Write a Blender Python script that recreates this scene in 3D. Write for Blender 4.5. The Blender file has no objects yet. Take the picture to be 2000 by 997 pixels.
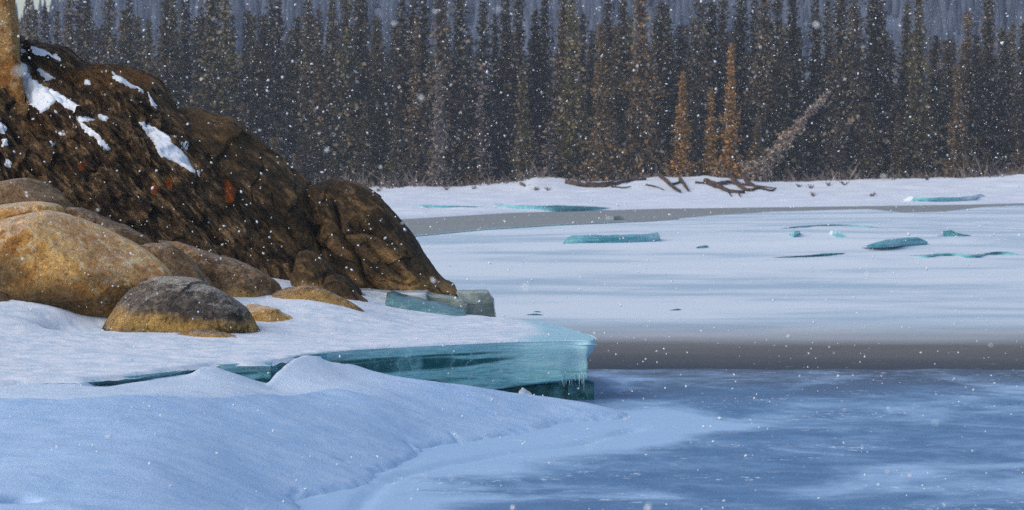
import bpy, math, random
import numpy as np
from mathutils import Vector
from mathutils.bvhtree import BVHTree

random.seed(7)
rng = np.random.default_rng(7)
SC = bpy.context.scene
COL = SC.collection

# ------------------------------------------------------------------ camera
CAM_H = 3.0                      # metres above the river ice
FPX = 5671.0                     # focal length in photograph pixels (2000 px wide)
PITCH = math.atan(198.5 / FPX)   # camera looks slightly down
cam_data = bpy.data.cameras.new("camera")
cam = bpy.data.objects.new("camera", cam_data)
COL.objects.link(cam)
cam.location = (0, 0, CAM_H)
cam.rotation_euler = (math.radians(90) - PITCH, 0, 0)
cam_data.sensor_width = 36.0
cam_data.lens = 36.0 * FPX / 2000.0
cam_data.clip_end = 6000
cam_data.dof.use_dof = True
cam_data.dof.focus_distance = 37.0
cam_data.dof.aperture_fstop = 4.8
SC.camera = cam

# ------------------------------------------------------------------ sky, sun, exposure
SUN_EL, SUN_AZ = math.radians(40), math.radians(-118)     # azimuth from +Y towards +X
world = bpy.data.worlds.new("World")
SC.world = world
world.use_nodes = True
wn, wl = world.node_tree.nodes, world.node_tree.links
wn.clear()
w_out = wn.new("ShaderNodeOutputWorld")
w_bg = wn.new("ShaderNodeBackground")
w_sky = wn.new("ShaderNodeTexSky")
w_sky.sky_type = 'NISHITA'
w_sky.sun_disc = False
w_sky.sun_elevation = SUN_EL
w_sky.sun_rotation = SUN_AZ
w_sky.air_density = 1.0
w_sky.dust_density = 1.6
w_sky.ozone_density = 0.8
w_bg.inputs["Strength"].default_value = 0.12
wl.new(w_sky.outputs[0], w_bg.inputs["Color"])
wl.new(w_bg.outputs[0], w_out.inputs["Surface"])

sun_data = bpy.data.lights.new("sun", 'SUN')
sun = bpy.data.objects.new("sun", sun_data)
COL.objects.link(sun)
sun_data.energy = 1.35
sun_data.angle = math.radians(60)
sun_data.color = (1.0, 0.89, 0.74)
sdir = Vector((math.sin(SUN_AZ) * math.cos(SUN_EL), math.cos(SUN_AZ) * math.cos(SUN_EL), math.sin(SUN_EL)))
sun.rotation_euler = sdir.to_track_quat('Z', 'Y').to_euler()
sun.location = sdir * 60

SC.view_settings.view_transform = 'Standard'
SC.view_settings.look = 'None'
SC.view_settings.gamma = 1.0
SC.view_settings.exposure = 0.28
SC.view_settings.use_curve_mapping = False
SC.cycles.use_denoising = False
SC.cycles.max_bounces = 6
SC.cycles.volume_bounces = 1
SC.cycles.caustics_reflective = False
SC.cycles.caustics_refractive = False

# ------------------------------------------------------------------ helpers
CT, ST = math.cos(PITCH), math.sin(PITCH)

def ray(px, py):
    a, b = (px - 1000.0) / FPX, (498.5 - py) / FPX
    return np.array([a, CT + b * ST, -ST + b * CT])

def at(px, py, Y):
    """the point of the place seen at (px, py) of the photograph, Y metres away"""
    d = ray(px, py)
    return np.array([0, 0, CAM_H]) + d * (Y / d[1])

def on(px, py, z=0.0):
    """the point on the level z"""
    d = ray(px, py)
    return np.array([0, 0, CAM_H]) + d * ((z - CAM_H) / d[2])

def proj(co):
    x, y, z = co[:, 0], co[:, 1], co[:, 2] - CAM_H
    f = y * CT - z * ST
    u = y * ST + z * CT
    return np.stack([1000 + FPX * x / f, 498.5 - FPX * u / f], 1)

PERM = np.random.default_rng(3).permutation(256)
PERM = np.concatenate([PERM, PERM, PERM])
GRAD = np.random.default_rng(5).normal(size=(256, 3))
GRAD /= np.linalg.norm(GRAD, axis=1)[:, None]

def pn(p):
    """gradient noise, about -1..1"""
    p = np.asarray(p, float)
    i = np.floor(p).astype(int)
    f = p - i
    w = f * f * f * (f * (f * 6 - 15) + 10)
    i &= 255
    out = 0
    for dx in (0, 1):
        for dy in (0, 1):
            for dz in (0, 1):
                h = PERM[PERM[PERM[i[:, 0] + dx] + i[:, 1] + dy] + i[:, 2] + dz]
                g = GRAD[h]
                d = g[:, 0] * (f[:, 0] - dx) + g[:, 1] * (f[:, 1] - dy) + g[:, 2] * (f[:, 2] - dz)
                wx = w[:, 0] if dx else 1 - w[:, 0]
                wy = w[:, 1] if dy else 1 - w[:, 1]
                wz = w[:, 2] if dz else 1 - w[:, 2]
                out = out + d * wx * wy * wz
    return out * 1.6

def fbm(p, octv=4, gain=0.5, lac=2.03):
    p = np.asarray(p, float)
    a, s = 1.0, 0
    for k in range(octv):
        s = s + a * pn(p + 17.3 * k)
        p = p * lac
        a *= gain
    return s

def ridged(p, octv=4):
    p = np.asarray(p, float)
    a, s = 1.0, 0
    for k in range(octv):
        s = s + a * (1 - 2 * np.abs(pn(p + 31.7 * k)))
        p = p * 2.1
        a *= 0.5
    return s

def sstep(a, b, x):
    t = np.clip((x - a) / (b - a), 0, 1)
    return t * t * (3 - 2 * t)

def make_mesh(name, verts, faces, smooth=True):
    """faces: an (n, k) array or a list of index tuples"""
    me = bpy.data.meshes.new(name)
    verts = np.asarray(verts, np.float32)
    if isinstance(faces, np.ndarray):
        n, k = faces.shape
        me.vertices.add(len(verts))
        me.vertices.foreach_set("co", verts.ravel())
        me.loops.add(n * k)
        me.loops.foreach_set("vertex_index", faces.astype(np.int32).ravel())
        me.polygons.add(n)
        me.polygons.foreach_set("loop_start", np.arange(0, n * k, k, dtype=np.int32))
        me.polygons.foreach_set("loop_total", np.full(n, k, np.int32))
        me.update(calc_edges=True)
        me.validate()
    else:
        me.from_pydata([tuple(map(float, v)) for v in verts], [], [tuple(map(int, f)) for f in faces])
        me.update()
    if smooth:
        me.polygons.foreach_set("use_smooth", np.ones(len(me.polygons), bool))
    return me

def obj(name, me, mat=None, parent=None):
    o = bpy.data.objects.new(name, me)
    COL.objects.link(o)
    if mat is not None and me is not None and len(me.materials) == 0:
        for m in (mat if isinstance(mat, (list, tuple)) else [mat]):
            me.materials.append(m)
    if parent is not None:
        o.parent = parent
    return o

def tag(o, label=None, cat=None, group=None, kind=None):
    if label: o["label"] = label
    if cat: o["category"] = cat
    if group: o["group"] = group
    if kind: o["kind"] = kind
    return o

def thing(name, label, cat, loc=(0, 0, 0), group=None):
    o = bpy.data.objects.new(name, None)
    COL.objects.link(o)
    o.location = Vector([float(c) for c in loc])
    o.empty_display_size = 0.3
    return tag(o, label, cat, group)

def keep(child, parent):
    """parent with world-space mesh coordinates left where they are"""
    child.parent = parent
    child.location = -parent.location
    return child

def grid_faces(nu, nv, wrap=False):
    """vertex index = i*nv + j"""
    i = np.arange(nu if wrap else nu - 1)
    j = np.arange(nv - 1)
    I, J = np.meshgrid(i, j, indexing='ij')
    I2 = (I + 1) % nu
    return np.stack([I * nv + J, I2 * nv + J, I2 * nv + J + 1, I * nv + J + 1], -1).reshape(-1, 4)

def attr(me, name, vals):
    a = me.attributes.new(name, 'FLOAT', 'POINT')
    a.data.foreach_set("value", np.asarray(vals, np.float32))

def co_of(me):
    c = np.empty(len(me.vertices) * 3, np.float32)
    me.vertices.foreach_get("co", c)
    return c.reshape(-1, 3).astype(float)

def no_of(me):
    c = np.empty(len(me.vertices) * 3, np.float32)
    me.vertex_normals.foreach_get("vector", c)
    return c.reshape(-1, 3).astype(float)

def set_co(me, c):
    me.vertices.foreach_set("co", np.asarray(c, np.float32).ravel())
    me.update()

def spline(pts, n, closed=False):
    """Catmull-Rom, evenly spaced samples"""
    P = np.asarray(pts, float)
    m = len(P)
    out = []
    segs = m if closed else m - 1
    for s in range(segs):
        if closed:
            p0, p1, p2, p3 = P[(s - 1) % m], P[s], P[(s + 1) % m], P[(s + 2) % m]
        else:
            p0, p1, p2, p3 = P[max(s - 1, 0)], P[s], P[s + 1], P[min(s + 2, m - 1)]
        t = np.linspace(0, 1, 24, endpoint=False)[:, None]
        out.append(0.5 * ((2 * p1) + (-p0 + p2) * t + (2 * p0 - 5 * p1 + 4 * p2 - p3) * t**2 + (-p0 + 3 * p1 - 3 * p2 + p3) * t**3))
    out = np.concatenate(out)
    out = np.vstack([out, out[:1]] if closed else [out, P[-1:]])
    d = np.concatenate([[0], np.cumsum(np.linalg.norm(np.diff(out, axis=0), axis=1))])
    t = np.linspace(0, d[-1], n, endpoint=not closed)
    return np.stack([np.interp(t, d, out[:, k]) for k in range(P.shape[1])], 1)

def poly_sd(p, poly):
    """signed distance to a polygon, positive inside"""
    P = np.asarray(poly, float)
    d = np.full(len(p), 1e9)
    inside = np.zeros(len(p), bool)
    for k in range(len(P)):
        a, b = P[k], P[(k + 1) % len(P)]
        ab = b - a
        t = np.clip(((p - a) @ ab) / max(ab @ ab, 1e-9), 0, 1)
        d = np.minimum(d, np.linalg.norm(p - (a + t[:, None] * ab), axis=1))
        c = ((a[1] > p[:, 1]) != (b[1] > p[:, 1]))
        with np.errstate(divide='ignore', invalid='ignore'):
            xx = (b[0] - a[0]) * (p[:, 1] - a[1]) / (b[1] - a[1] + 1e-12) + a[0]
        inside ^= c & (p[:, 0] < xx)
    return np.where(inside, d, -d)

class TPS:
    def __init__(self, pts, smooth=1e-4):
        P = np.asarray(pts, float)
        self.c = P[:, :2]
        n = len(P)
        K = self.k(np.linalg.norm(self.c[:, None] - self.c[None], axis=2)) + smooth * np.eye(n)
        A = np.zeros((n + 3, n + 3))
        A[:n, :n] = K
        A[:n, n] = 1
        A[:n, n + 1:] = self.c
        A[n, :n] = 1
        A[n + 1:, :n] = self.c.T
        self.w = np.linalg.solve(A, np.concatenate([P[:, 2], [0, 0, 0]]))
    @staticmethod
    def k(r):
        return np.where(r > 1e-9, r * r * np.log(np.maximum(r, 1e-9)), 0)
    def __call__(self, q):
        n = len(self.c)
        out = np.empty(len(q))
        for s in range(0, len(q), 20000):
            b = q[s:s + 20000]
            K = self.k(np.linalg.norm(b[:, None] - self.c[None], axis=2))
            out[s:s + 20000] = K @ self.w[:n] + self.w[n] + b @ self.w[n + 1:]
        return out

# ------------------------------------------------------------------ materials
class NT:
    def __init__(self, name):
        self.m = bpy.data.materials.new(name)
        self.m.use_nodes = True
        self.n, self.l = self.m.node_tree.nodes, self.m.node_tree.links
        self.b = self.n["Principled BSDF"]
        self.out = self.n["Material Output"]
    def new(self, t, **kw):
        n = self.n.new(t)
        for k, v in kw.items():
            setattr(n, k, v)
        return n
    def link(self, a, b):
        self.l.new(a, b)
    def pos(self, obj=False):
        if obj:
            return self.new("ShaderNodeTexCoord").outputs["Object"]
        return self.new("ShaderNodeNewGeometry").outputs["Position"]
    def mapping(self, vec, scale=(1, 1, 1), rot=(0, 0, 0), loc=(0, 0, 0)):
        m = self.new("ShaderNodeMapping")
        m.inputs["Scale"].default_value = scale
        m.inputs["Rotation"].default_value = rot
        m.inputs["Location"].default_value = loc
        self.link(vec, m.inputs["Vector"])
        return m.outputs[0]
    def noise(self, vec, scale=1.0, detail=4, rough=0.55, dist=0.0):
        n = self.new("ShaderNodeTexNoise")
        n.inputs["Scale"].default_value = scale
        n.inputs["Detail"].default_value = detail
        n.inputs["Roughness"].default_value = rough
        n.inputs["Distortion"].default_value = dist
        self.link(vec, n.inputs["Vector"])
        return n.outputs["Fac"]
    def voronoi(self, vec, scale=1.0, feature='F1'):
        n = self.new("ShaderNodeTexVoronoi", feature=feature)
        n.inputs["Scale"].default_value = scale
        self.link(vec, n.inputs["Vector"])
        return n.outputs["Distance"]
    def ramp(self, fac, stops):
        r = self.new("ShaderNodeValToRGB")
        e = r.color_ramp.elements
        while len(e) < len(stops):
            e.new(0.5)
        for k, (p, c) in enumerate(stops):
            e[k].position = p
            e[k].color = (c, c, c, 1) if isinstance(c, (int, float)) else (*c, 1)
        self.link(fac, r.inputs[0])
        return r.outputs[0]
    def mix(self, fac, a, b, blend='MIX'):
        m = self.new("ShaderNodeMix", data_type='RGBA', blend_type=blend)
        for s, v in ((m.inputs[0], fac), (m.inputs[6], a), (m.inputs[7], b)):
            if isinstance(v, (int, float)):
                s.default_value = v
            elif isinstance(v, tuple):
                s.default_value = (*v, 1)
            else:
                self.link(v, s)
        return m.outputs[2]
    def math(self, op, a, b=None, clamp=False):
        m = self.new("ShaderNodeMath", operation=op)
        m.use_clamp = clamp
        for s, v in ((m.inputs[0], a), (m.inputs[1], b)):
            if v is None:
                continue
            if isinstance(v, (int, float)):
                s.default_value = v
            else:
                self.link(v, s)
        return m.outputs[0]
    def sep(self, vec):
        s = self.new("ShaderNodeSeparateXYZ")
        self.link(vec, s.inputs[0])
        return s.outputs
    def attr(self, name):
        return self.new("ShaderNodeAttribute", attribute_name=name).outputs["Fac"]
    def range(self, v, a, b, c=0.0, d=1.0, smooth=True):
        m = self.new("ShaderNodeMapRange")
        m.interpolation_type = 'SMOOTHSTEP' if smooth else 'LINEAR'
        for k, x in zip(("From Min", "From Max", "To Min", "To Max"), (a, b, c, d)):
            m.inputs[k].default_value = x
        self.link(v, m.inputs["Value"])
        return m.outputs[0]
    def bump(self, h, strength=0.4, dist=0.02, normal=None):
        b = self.new("ShaderNodeBump")
        b.inputs["Strength"].default_value = strength
        b.inputs["Distance"].default_value = dist
        self.link(h, b.inputs["Height"])
        if normal is not None:
            self.link(normal, b.inputs["Normal"])
        return b.outputs[0]
    def done(self, color=None, rough=None, normal=None, **kw):
        for key, v in (("Base Color", color), ("Roughness", rough), ("Normal", normal)):
            if v is None:
                continue
            s = self.b.inputs[key]
            if isinstance(v, tuple):
                s.default_value = (*v, 1)
            elif isinstance(v, (int, float)):
                s.default_value = v
            else:
                self.link(v, s)
        for k, v in kw.items():
            self.b.inputs[k.replace("_", " ")].default_value = v
        return self.m

SNOW = (0.74, 0.82, 0.93)

def mat_drift():
    t = NT("drift_snow")
    p = t.pos()
    grain = t.noise(p, 55, 3, 0.7)
    wind = t.noise(t.mapping(p, (1.6, 2.4, 2.0), (0, 0, -0.5)), 1.8, 5, 0.65)
    big = t.noise(p, 0.8, 3)
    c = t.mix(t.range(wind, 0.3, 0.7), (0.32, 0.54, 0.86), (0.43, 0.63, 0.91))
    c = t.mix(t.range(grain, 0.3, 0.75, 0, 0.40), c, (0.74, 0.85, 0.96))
    c = t.mix(t.math('MULTIPLY', t.attr("lit_zone"), 0.75), c, (0.66, 0.78, 0.92))  # same snow, painted lighter where the drift looks better lit
    n = t.bump(grain, 0.55, 0.02, t.bump(wind, 0.35, 0.06))
    return t.done(c, 0.75, n, Specular_IOR_Level=0.25)

def mat_shelf_snow():
    t = NT("windswept_shelf_snow")
    p = t.pos()
    rip = t.noise(t.mapping(p, (2.6, 2.4, 2)), 1.6, 5, 0.65)
    grain = t.noise(p, 60, 3, 0.7)
    patch = t.noise(t.mapping(p, (0.6, 0.6, 1)), 1.3, 4, 0.6)
    c = t.mix(t.range(rip, 0.35, 0.62), (0.52, 0.66, 0.82), (0.78, 0.84, 0.94))
    c = t.mix(t.range(patch, 0.55, 0.72, 0, 0.45), c, (0.42, 0.60, 0.76))
    c = t.mix(t.range(grain, 0.3, 0.8, 0, 0.3), c, (0.85, 0.9, 0.97))
    bare = t.range(t.math('ADD', t.attr("bare"), t.math('SUBTRACT', rip, 0.5)), 0.35, 0.95, 0, 0.85)
    c = t.mix(bare, c, (0.30, 0.58, 0.70))
    n = t.bump(rip, 0.45, 0.05, t.bump(grain, 0.4, 0.012))
    return t.done(c, 0.65, n, Specular_IOR_Level=0.3)

def mat_river():
    """snow and slush on the far river ice; attribute snow = how deep the snow lies"""
    t = NT("river_snow_and_ice")
    p = t.pos()
    st = t.noise(t.mapping(p, (0.045, 0.085, 1)), 1.0, 4, 0.55)
    st2 = t.noise(t.mapping(p, (0.22, 0.38, 1)), 1.0, 5, 0.6)
    fine = t.noise(t.mapping(p, (2, 2, 2)), 2.0, 4, 0.65)
    icec = t.mix(t.range(st2, 0.35, 0.7), (0.42, 0.56, 0.69), (0.55, 0.67, 0.79))
    m = t.range(t.math('ADD', st, t.math('MULTIPLY', st2, 0.45)), 0.60, 0.80)
    c = t.mix(m, icec, (0.71, 0.80, 0.89))
    wet = t.math('ADD', t.attr("wet"), t.math('MULTIPLY', t.math('SUBTRACT', st2, 0.5), 0.22))
    wc = t.ramp(wet, [(0.35, (0.27, 0.255, 0.245)), (0.66, (0.145, 0.136, 0.13)), (0.88, (0.062, 0.066, 0.078)), (1.0, (0.028, 0.037, 0.06))])
    c = t.mix(t.range(wet, 0.06, 0.62, 0, 1, False), c, wc)
    c = t.mix(t.range(fine, 0.6, 0.8, 0, 0.25), c, (0.82, 0.87, 0.95))
    n = t.bump(st2, 0.25, 0.08)
    return t.done(c, 0.6, n, Specular_IOR_Level=0.25)

def mat_near_ice():
    t = NT("bare_blue_river_ice")
    p = t.pos()
    big = t.noise(t.mapping(p, (0.42, 0.36, 1), (0, 0, 0.3)), 1.0, 5, 0.6, 0.8)
    mid = t.noise(t.mapping(p, (1.5, 1.3, 1), (0, 0, 0.3)), 1.0, 6, 0.68, 0.6)
    crumb = t.noise(t.mapping(p, (4, 3.2, 1)), 2.0, 5, 0.75)
    row = t.noise(t.mapping(p, (0.55, 0.8, 1)), 1.0, 3, 0.6)
    grain = t.noise(p, 45, 2, 0.7)
    sn = t.math('ADD', t.math('MULTIPLY', big, 0.95), t.math('MULTIPLY', mid, 0.33))
    sn = t.math('ADD', sn, t.attr("snow"))
    m = t.range(sn, 0.52, 0.84)
    ice = t.mix(t.range(mid, 0.3, 0.75), (0.062, 0.165, 0.345), (0.105, 0.25, 0.47))
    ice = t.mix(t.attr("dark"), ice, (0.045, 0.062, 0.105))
    c = t.mix(m, ice, (0.36, 0.56, 0.82))
    cr = t.math('MULTIPLY', t.range(crumb, 0.565, 0.64, 0, 0.9), t.range(row, 0.48, 0.62))
    c = t.mix(cr, c, (0.78, 0.85, 0.95))
    c = t.mix(t.range(grain, 0.35, 0.8, 0, 0.22), c, (0.55, 0.68, 0.86))
    n = t.bump(t.math('ADD', mid, t.math('MULTIPLY', cr, 0.6)), 0.3, 0.03, t.bump(grain, 0.25, 0.01))
    return t.done(c, t.range(m, 0, 1, 0.5, 0.8), n, Specular_IOR_Level=0.12)

def mat_water():
    t = NT("open_dark_water")
    p = t.pos()
    n1 = t.noise(t.mapping(p, (0.6, 2.2, 1)), 1.5, 3)
    return t.done((0.035, 0.036, 0.042), 0.22, t.bump(n1, 0.12, 0.02), IOR=1.33)

def mat_slush():
    t = NT("grey_brown_slush_channel")
    p = t.pos()
    n1 = t.noise(t.mapping(p, (0.12, 0.5, 1)), 1.5, 5, 0.6)
    n2 = t.noise(p, 1.6, 4, 0.7)
    c = t.mix(n1, (0.20, 0.215, 0.21), (0.32, 0.325, 0.31))
    c = t.mix(t.range(n2, 0.58, 0.72, 0, 0.35), c, (0.5, 0.54, 0.58))
    return t.done(c, 0.5, t.bump(n2, 0.3, 0.05), Specular_IOR_Level=0.3)

def mat_ice(name, pale, dark, lo=0.42, hi=0.62, zs=9.0, band=None, sss=0.25, rough=0.22):
    """layered river ice: bands follow the height in the block"""
    t = NT(name)
    p = t.pos()
    lay = t.noise(t.mapping(p, (0.35, 0.35, zs)), 1.0, 5, 0.62, 0.25)
    cl = t.noise(p, 2.6, 4, 0.6)
    fine = t.noise(t.mapping(p, (3, 3, 40)), 1.5, 4, 0.7)
    f = t.range(lay, lo, hi)
    if band:
        f = t.math('MULTIPLY', f, t.math('SUBTRACT', 1.0, t.attr("clear")), True)
        f = t.math('SUBTRACT', f, t.math('MULTIPLY', t.attr("clear"), t.range(fine, 0.2, 0.5)), True)
    c = t.mix(f, dark, pale)
    c = t.mix(t.range(cl, 0.45, 0.75, 0, 0.4), c, tuple(min(1, x * 1.35 + 0.03) for x in pale))
    c = t.mix(t.range(fine, 0.36, 0.56, 0.5, 0), c, dark)
    vor = t.voronoi(t.mix(0.3, t.mapping(p, (1.7, 1.7, 0.3)), t.new("ShaderNodeTexNoise").outputs["Color"]), 1.7, 'DISTANCE_TO_EDGE')
    c = t.mix(t.range(vor, 0.0, 0.02, 0.22, 0), c, (0.62, 0.78, 0.82))
    bub = t.noise(t.mapping(p, (1, 1, 1.5)), 42, 2, 0.6)
    c = t.mix(t.range(bub, 0.66, 0.72, 0, 0.6), c, (0.66, 0.80, 0.84))
    if band:
        c = t.mix(t.attr("frost"), c, (0.56, 0.80, 0.86))
    n = t.bump(lay, 0.35, 0.03, t.bump(cl, 0.3, 0.05))
    m = t.done(c, rough, n, Specular_IOR_Level=0.4, IOR=1.31)
    t.b.inputs["Subsurface Weight"].default_value = sss
    t.b.inputs["Subsurface Radius"].default_value = (0.03, 0.10, 0.12)
    return m

def mat_rock(name, dark, mid, tan, streak=(1.0, 1.0, 1.0), rot=0.0, scale=1.0, darkness=0.5, frost=0.0, frost_z=0.6,
             stain=None, lichen=False, bumps=0.6, cracks=0.0, stain_hi=1.15):
    t = NT(name)
    p = t.pos()
    v = t.mapping(t.mapping(p, (1, 1, 1), (0, -rot, 0)), streak)
    a = t.noise(v, 1.1 * scale, 6, 0.62, 0.4)
    b = t.noise(v, 4.5 * scale, 6, 0.70, 0.5)
    m = t.noise(v, 13 * scale, 5, 0.72, 0.3)
    s = t.noise(p, 34 * scale, 4, 0.75)
    c = t.mix(t.range(a, 0.38, 0.62), dark, mid)
    c = t.mix(t.range(b, 0.50, 0.66), c, tan)
    if stain:
        c = t.mix(t.math('MULTIPLY', t.attr("stain"), t.range(t.math('ADD', b, t.attr("stain")), 0.55, stain_hi)), c, stain)
    c = t.mix(t.range(b, 0.36, 0.48, darkness, 0), c, tuple(x * 0.22 for x in dark))
    c = t.mix(t.range(m, 0.53, 0.66, 0, 0.65), c, t.mix(1.0, c, (1.9, 1.8, 1.65), 'MULTIPLY'))
    c = t.mix(t.range(m, 0.34, 0.46, 0.8, 0), c, t.mix(1.0, c, (0.22, 0.2, 0.2), 'MULTIPLY'))
    c = t.mix(t.range(s, 0.56, 0.68, 0, 0.6), c, t.mix(1.0, c, (1.9, 1.8, 1.7), 'MULTIPLY'))
    c = t.mix(t.range(s, 0.32, 0.44, 0.65, 0), c, t.mix(1.0, c, (0.3, 0.3, 0.3), 'MULTIPLY'))
    if cracks:
        wv = t.mix(0.12, v, t.new("ShaderNodeTexNoise").outputs["Color"])
        ck = t.voronoi(wv, 2.3 * scale, 'DISTANCE_TO_EDGE')
        c = t.mix(t.range(ck, 0.0, 0.055, cracks, 0), c, (0.010, 0.008, 0.006))
    if lichen:
        spots = t.noise(p, 9, 4, 0.7)
        lm = t.math('MULTIPLY', t.range(t.math('ADD', t.attr("lichen"), spots), 0.88, 1.04), t.range(s, 0.40, 0.52, 0.25, 1.0), True)
        c = t.mix(lm, c, (0.50, 0.115, 0.012))
        om = t.range(t.math('ADD', t.math('MULTIPLY', t.attr("ochre"), 0.8), b), 0.85, 1.25, 0, 0.8)
        c = t.mix(t.math('MULTIPLY', om, t.range(m, 0.38, 0.52)), c, (0.26, 0.125, 0.032))
    if frost > 0:
        nz = t.sep(t.new("ShaderNodeNewGeometry").outputs["Normal"])[2]
        fr = t.noise(p, 11, 4, 0.7)
        fg = t.noise(p, 75, 3, 0.8)
        fm = t.range(t.math('ADD', t.math('MULTIPLY', nz, 0.9), t.math('ADD', t.math('MULTIPLY', t.math('SUBTRACT', fr, 0.5), 0.9), t.math('MULTIPLY', t.math('SUBTRACT', fg, 0.5), 1.6))),
                     frost_z, frost_z + 0.45, 0, frost)
        c = t.mix(fm, c, (0.80, 0.76, 0.68))
    n = t.bump(s, 0.6 * bumps, 0.02, t.bump(m, 1.0 * bumps, 0.07, t.bump(b, 1.0 * bumps, 0.16)))
    return t.done(c, 0.85, n, Specular_IOR_Level=0.25)

def mat_plain(name, c1, c2, scale=4.0, rough=0.85, bump=0.4, stretch=(1, 1, 1), bd=0.02):
    t = NT(name)
    v = t.mapping(t.pos(), stretch)
    n1 = t.noise(v, scale, 5, 0.65)
    c = t.mix(t.range(n1, 0.32, 0.68), c1, c2)
    return t.done(c, rough, t.bump(n1, bump, bd), Specular_IOR_Level=0.25)

def mat_needles():
    """needle colour comes from the tree itself (object colour) with lighter and darker sprays"""
    t = NT("spruce_needles")
    info = t.new("ShaderNodeObjectInfo")
    p = t.pos()
    a = t.noise(p, 1.1, 4, 0.6)
    b = t.noise(p, 5.0, 3, 0.7)
    isl = t.new("ShaderNodeNewGeometry").outputs["Random Per Island"]
    own = info.outputs["Color"]
    c = t.mix(t.range(a, 0.35, 0.68), t.mix(1.0, own, (0.55, 0.55, 0.6), 'MULTIPLY'), own)
    c = t.mix(t.range(isl, 0.45, 0.95, 0, 0.85), c, t.mix(1.0, own, (2.8, 2.3, 1.6), 'MULTIPLY'))
    c = t.mix(t.math('MULTIPLY', t.range(isl, 0.80, 0.86), t.range(b, 0.35, 0.6)), c, (0.30, 0.24, 0.17))
    c = t.mix(t.range(isl, 0.97, 0.98), c, (0.42, 0.43, 0.46))
    return t.done(c, 0.8, Specular_IOR_Level=0.15)

M = {}
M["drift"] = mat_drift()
M["shelf_snow"] = mat_shelf_snow()
M["river"] = mat_river()
M["near_ice"] = mat_near_ice()
M["water"] = mat_water()
M["slush"] = mat_slush()
M["snow"] = mat_plain("fresh_snow", (0.70, 0.78, 0.9), (0.82, 0.87, 0.94), 3.0, 0.75, 0.3)
M["bank"] = mat_plain("far_bank_snow", (0.66, 0.74, 0.86), (0.80, 0.85, 0.93), 0.5, 0.75, 0.4, (0.3, 1, 1), 0.2)
M["shelf_ice"] = mat_ice("layered_teal_shelf_ice", (0.26, 0.56, 0.58), (0.003, 0.095, 0.10), 0.30, 0.52, 7.0, band=True, sss=0.2)
M["clear_ice"] = mat_ice("clear_dark_teal_ice", (0.12, 0.36, 0.40), (0.025, 0.16, 0.19), 0.4, 0.65, 5.0, rough=0.12)
M["teal_ice"] = mat_ice("teal_floe_ice", (0.30, 0.62, 0.66), (0.06, 0.32, 0.38), 0.36, 0.58, 8.0)
M["teal_plate"] = mat_ice("grey_teal_plate_ice", (0.13, 0.27, 0.30), (0.035, 0.15, 0.18), 0.4, 0.62, 4.0)
M["grey_ice"] = mat_ice("murky_grey_green_ice", (0.36, 0.40, 0.36), (0.14, 0.19, 0.16), 0.38, 0.62, 3.0)
M["pale_ice"] = mat_ice("pale_grey_ice", (0.50, 0.55, 0.60), (0.30, 0.36, 0.42), 0.36, 0.6, 3.0)
M["bark"] = mat_plain("spruce_bark", (0.035, 0.028, 0.024), (0.10, 0.085, 0.07), 6.0, 0.9, 0.5, (1, 1, 0.3))
M["wood"] = mat_plain("weathered_driftwood", (0.022, 0.016, 0.014), (0.13, 0.075, 0.05), 1.5, 0.9, 0.5)
M["needles"] = mat_needles()
M["twigs"] = mat_plain("brush_twigs", (0.07, 0.055, 0.05), (0.24, 0.19, 0.16), 1.2, 0.9, 0.2)
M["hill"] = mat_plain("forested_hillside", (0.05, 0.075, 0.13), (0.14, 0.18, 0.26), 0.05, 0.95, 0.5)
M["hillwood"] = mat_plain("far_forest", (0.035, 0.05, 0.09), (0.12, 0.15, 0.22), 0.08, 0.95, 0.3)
M["flake"] = mat_plain("snowflake_white", (0.88, 0.92, 0.95), (0.95, 0.97, 0.98), 1.0, 0.6, 0.0)
M["ground"] = mat_plain("snowy_ground", (0.60, 0.68, 0.80), (0.76, 0.82, 0.91), 0.3, 0.8, 0.3)
M["pillar"] = mat_plain("stained_concrete", (0.22, 0.12, 0.045), (0.40, 0.27, 0.14), 2.2, 0.9, 0.8, bd=0.04)
M["brownblock"] = mat_plain("rusty_brown_timber", (0.05, 0.028, 0.012), (0.12, 0.07, 0.03), 8.0, 0.85, 0.5)

# ------------------------------------------------------------------ setting: ground, far river, water
gv, gN = [], 40
gx = np.linspace(-420, 420, 43); gy = np.linspace(-40, 1060, 56)
GX, GY = np.meshgrid(gx, gy, indexing='ij')
GP = np.stack([GX, GY], -1).reshape(-1, 2)
gz = -0.7 + 1.1 * sstep(230, 300, GP[:, 1])
ground = obj("ground", make_mesh("ground", np.column_stack([GP, gz]), grid_faces(43, 56)), M["ground"])
tag(ground, kind="structure")

# water under everything: shows where the ice is open
wv = np.array([(-30, 8, -0.07), (60, 8, -0.07), (60, 60, -0.07), (-30, 60, -0.07)])
water = obj("water", make_mesh("water", wv, np.array([[0, 1, 2, 3]])), M["water"])
tag(water, kind="structure")

# channel edge lines, in the plane of the river
ch_near = np.array([on(*p) for p in ((640, 478), (810, 462), (950, 449), (1100, 440), (1280, 432), (1400, 421), (1520, 414), (1700, 409), (1760, 416), (1850, 414), (1920, 405), (2000, 402), (2300, 399))])
ch_far = np.array([on(*p) for p in ((640, 438), (780, 428), (1000, 415), (1300, 407), (1700, 402), (1900, 399), (2000, 396.5), (2300, 394))])

def line_y(line, x):
    return np.interp(x, line[:, 0], line[:, 1])

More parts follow.
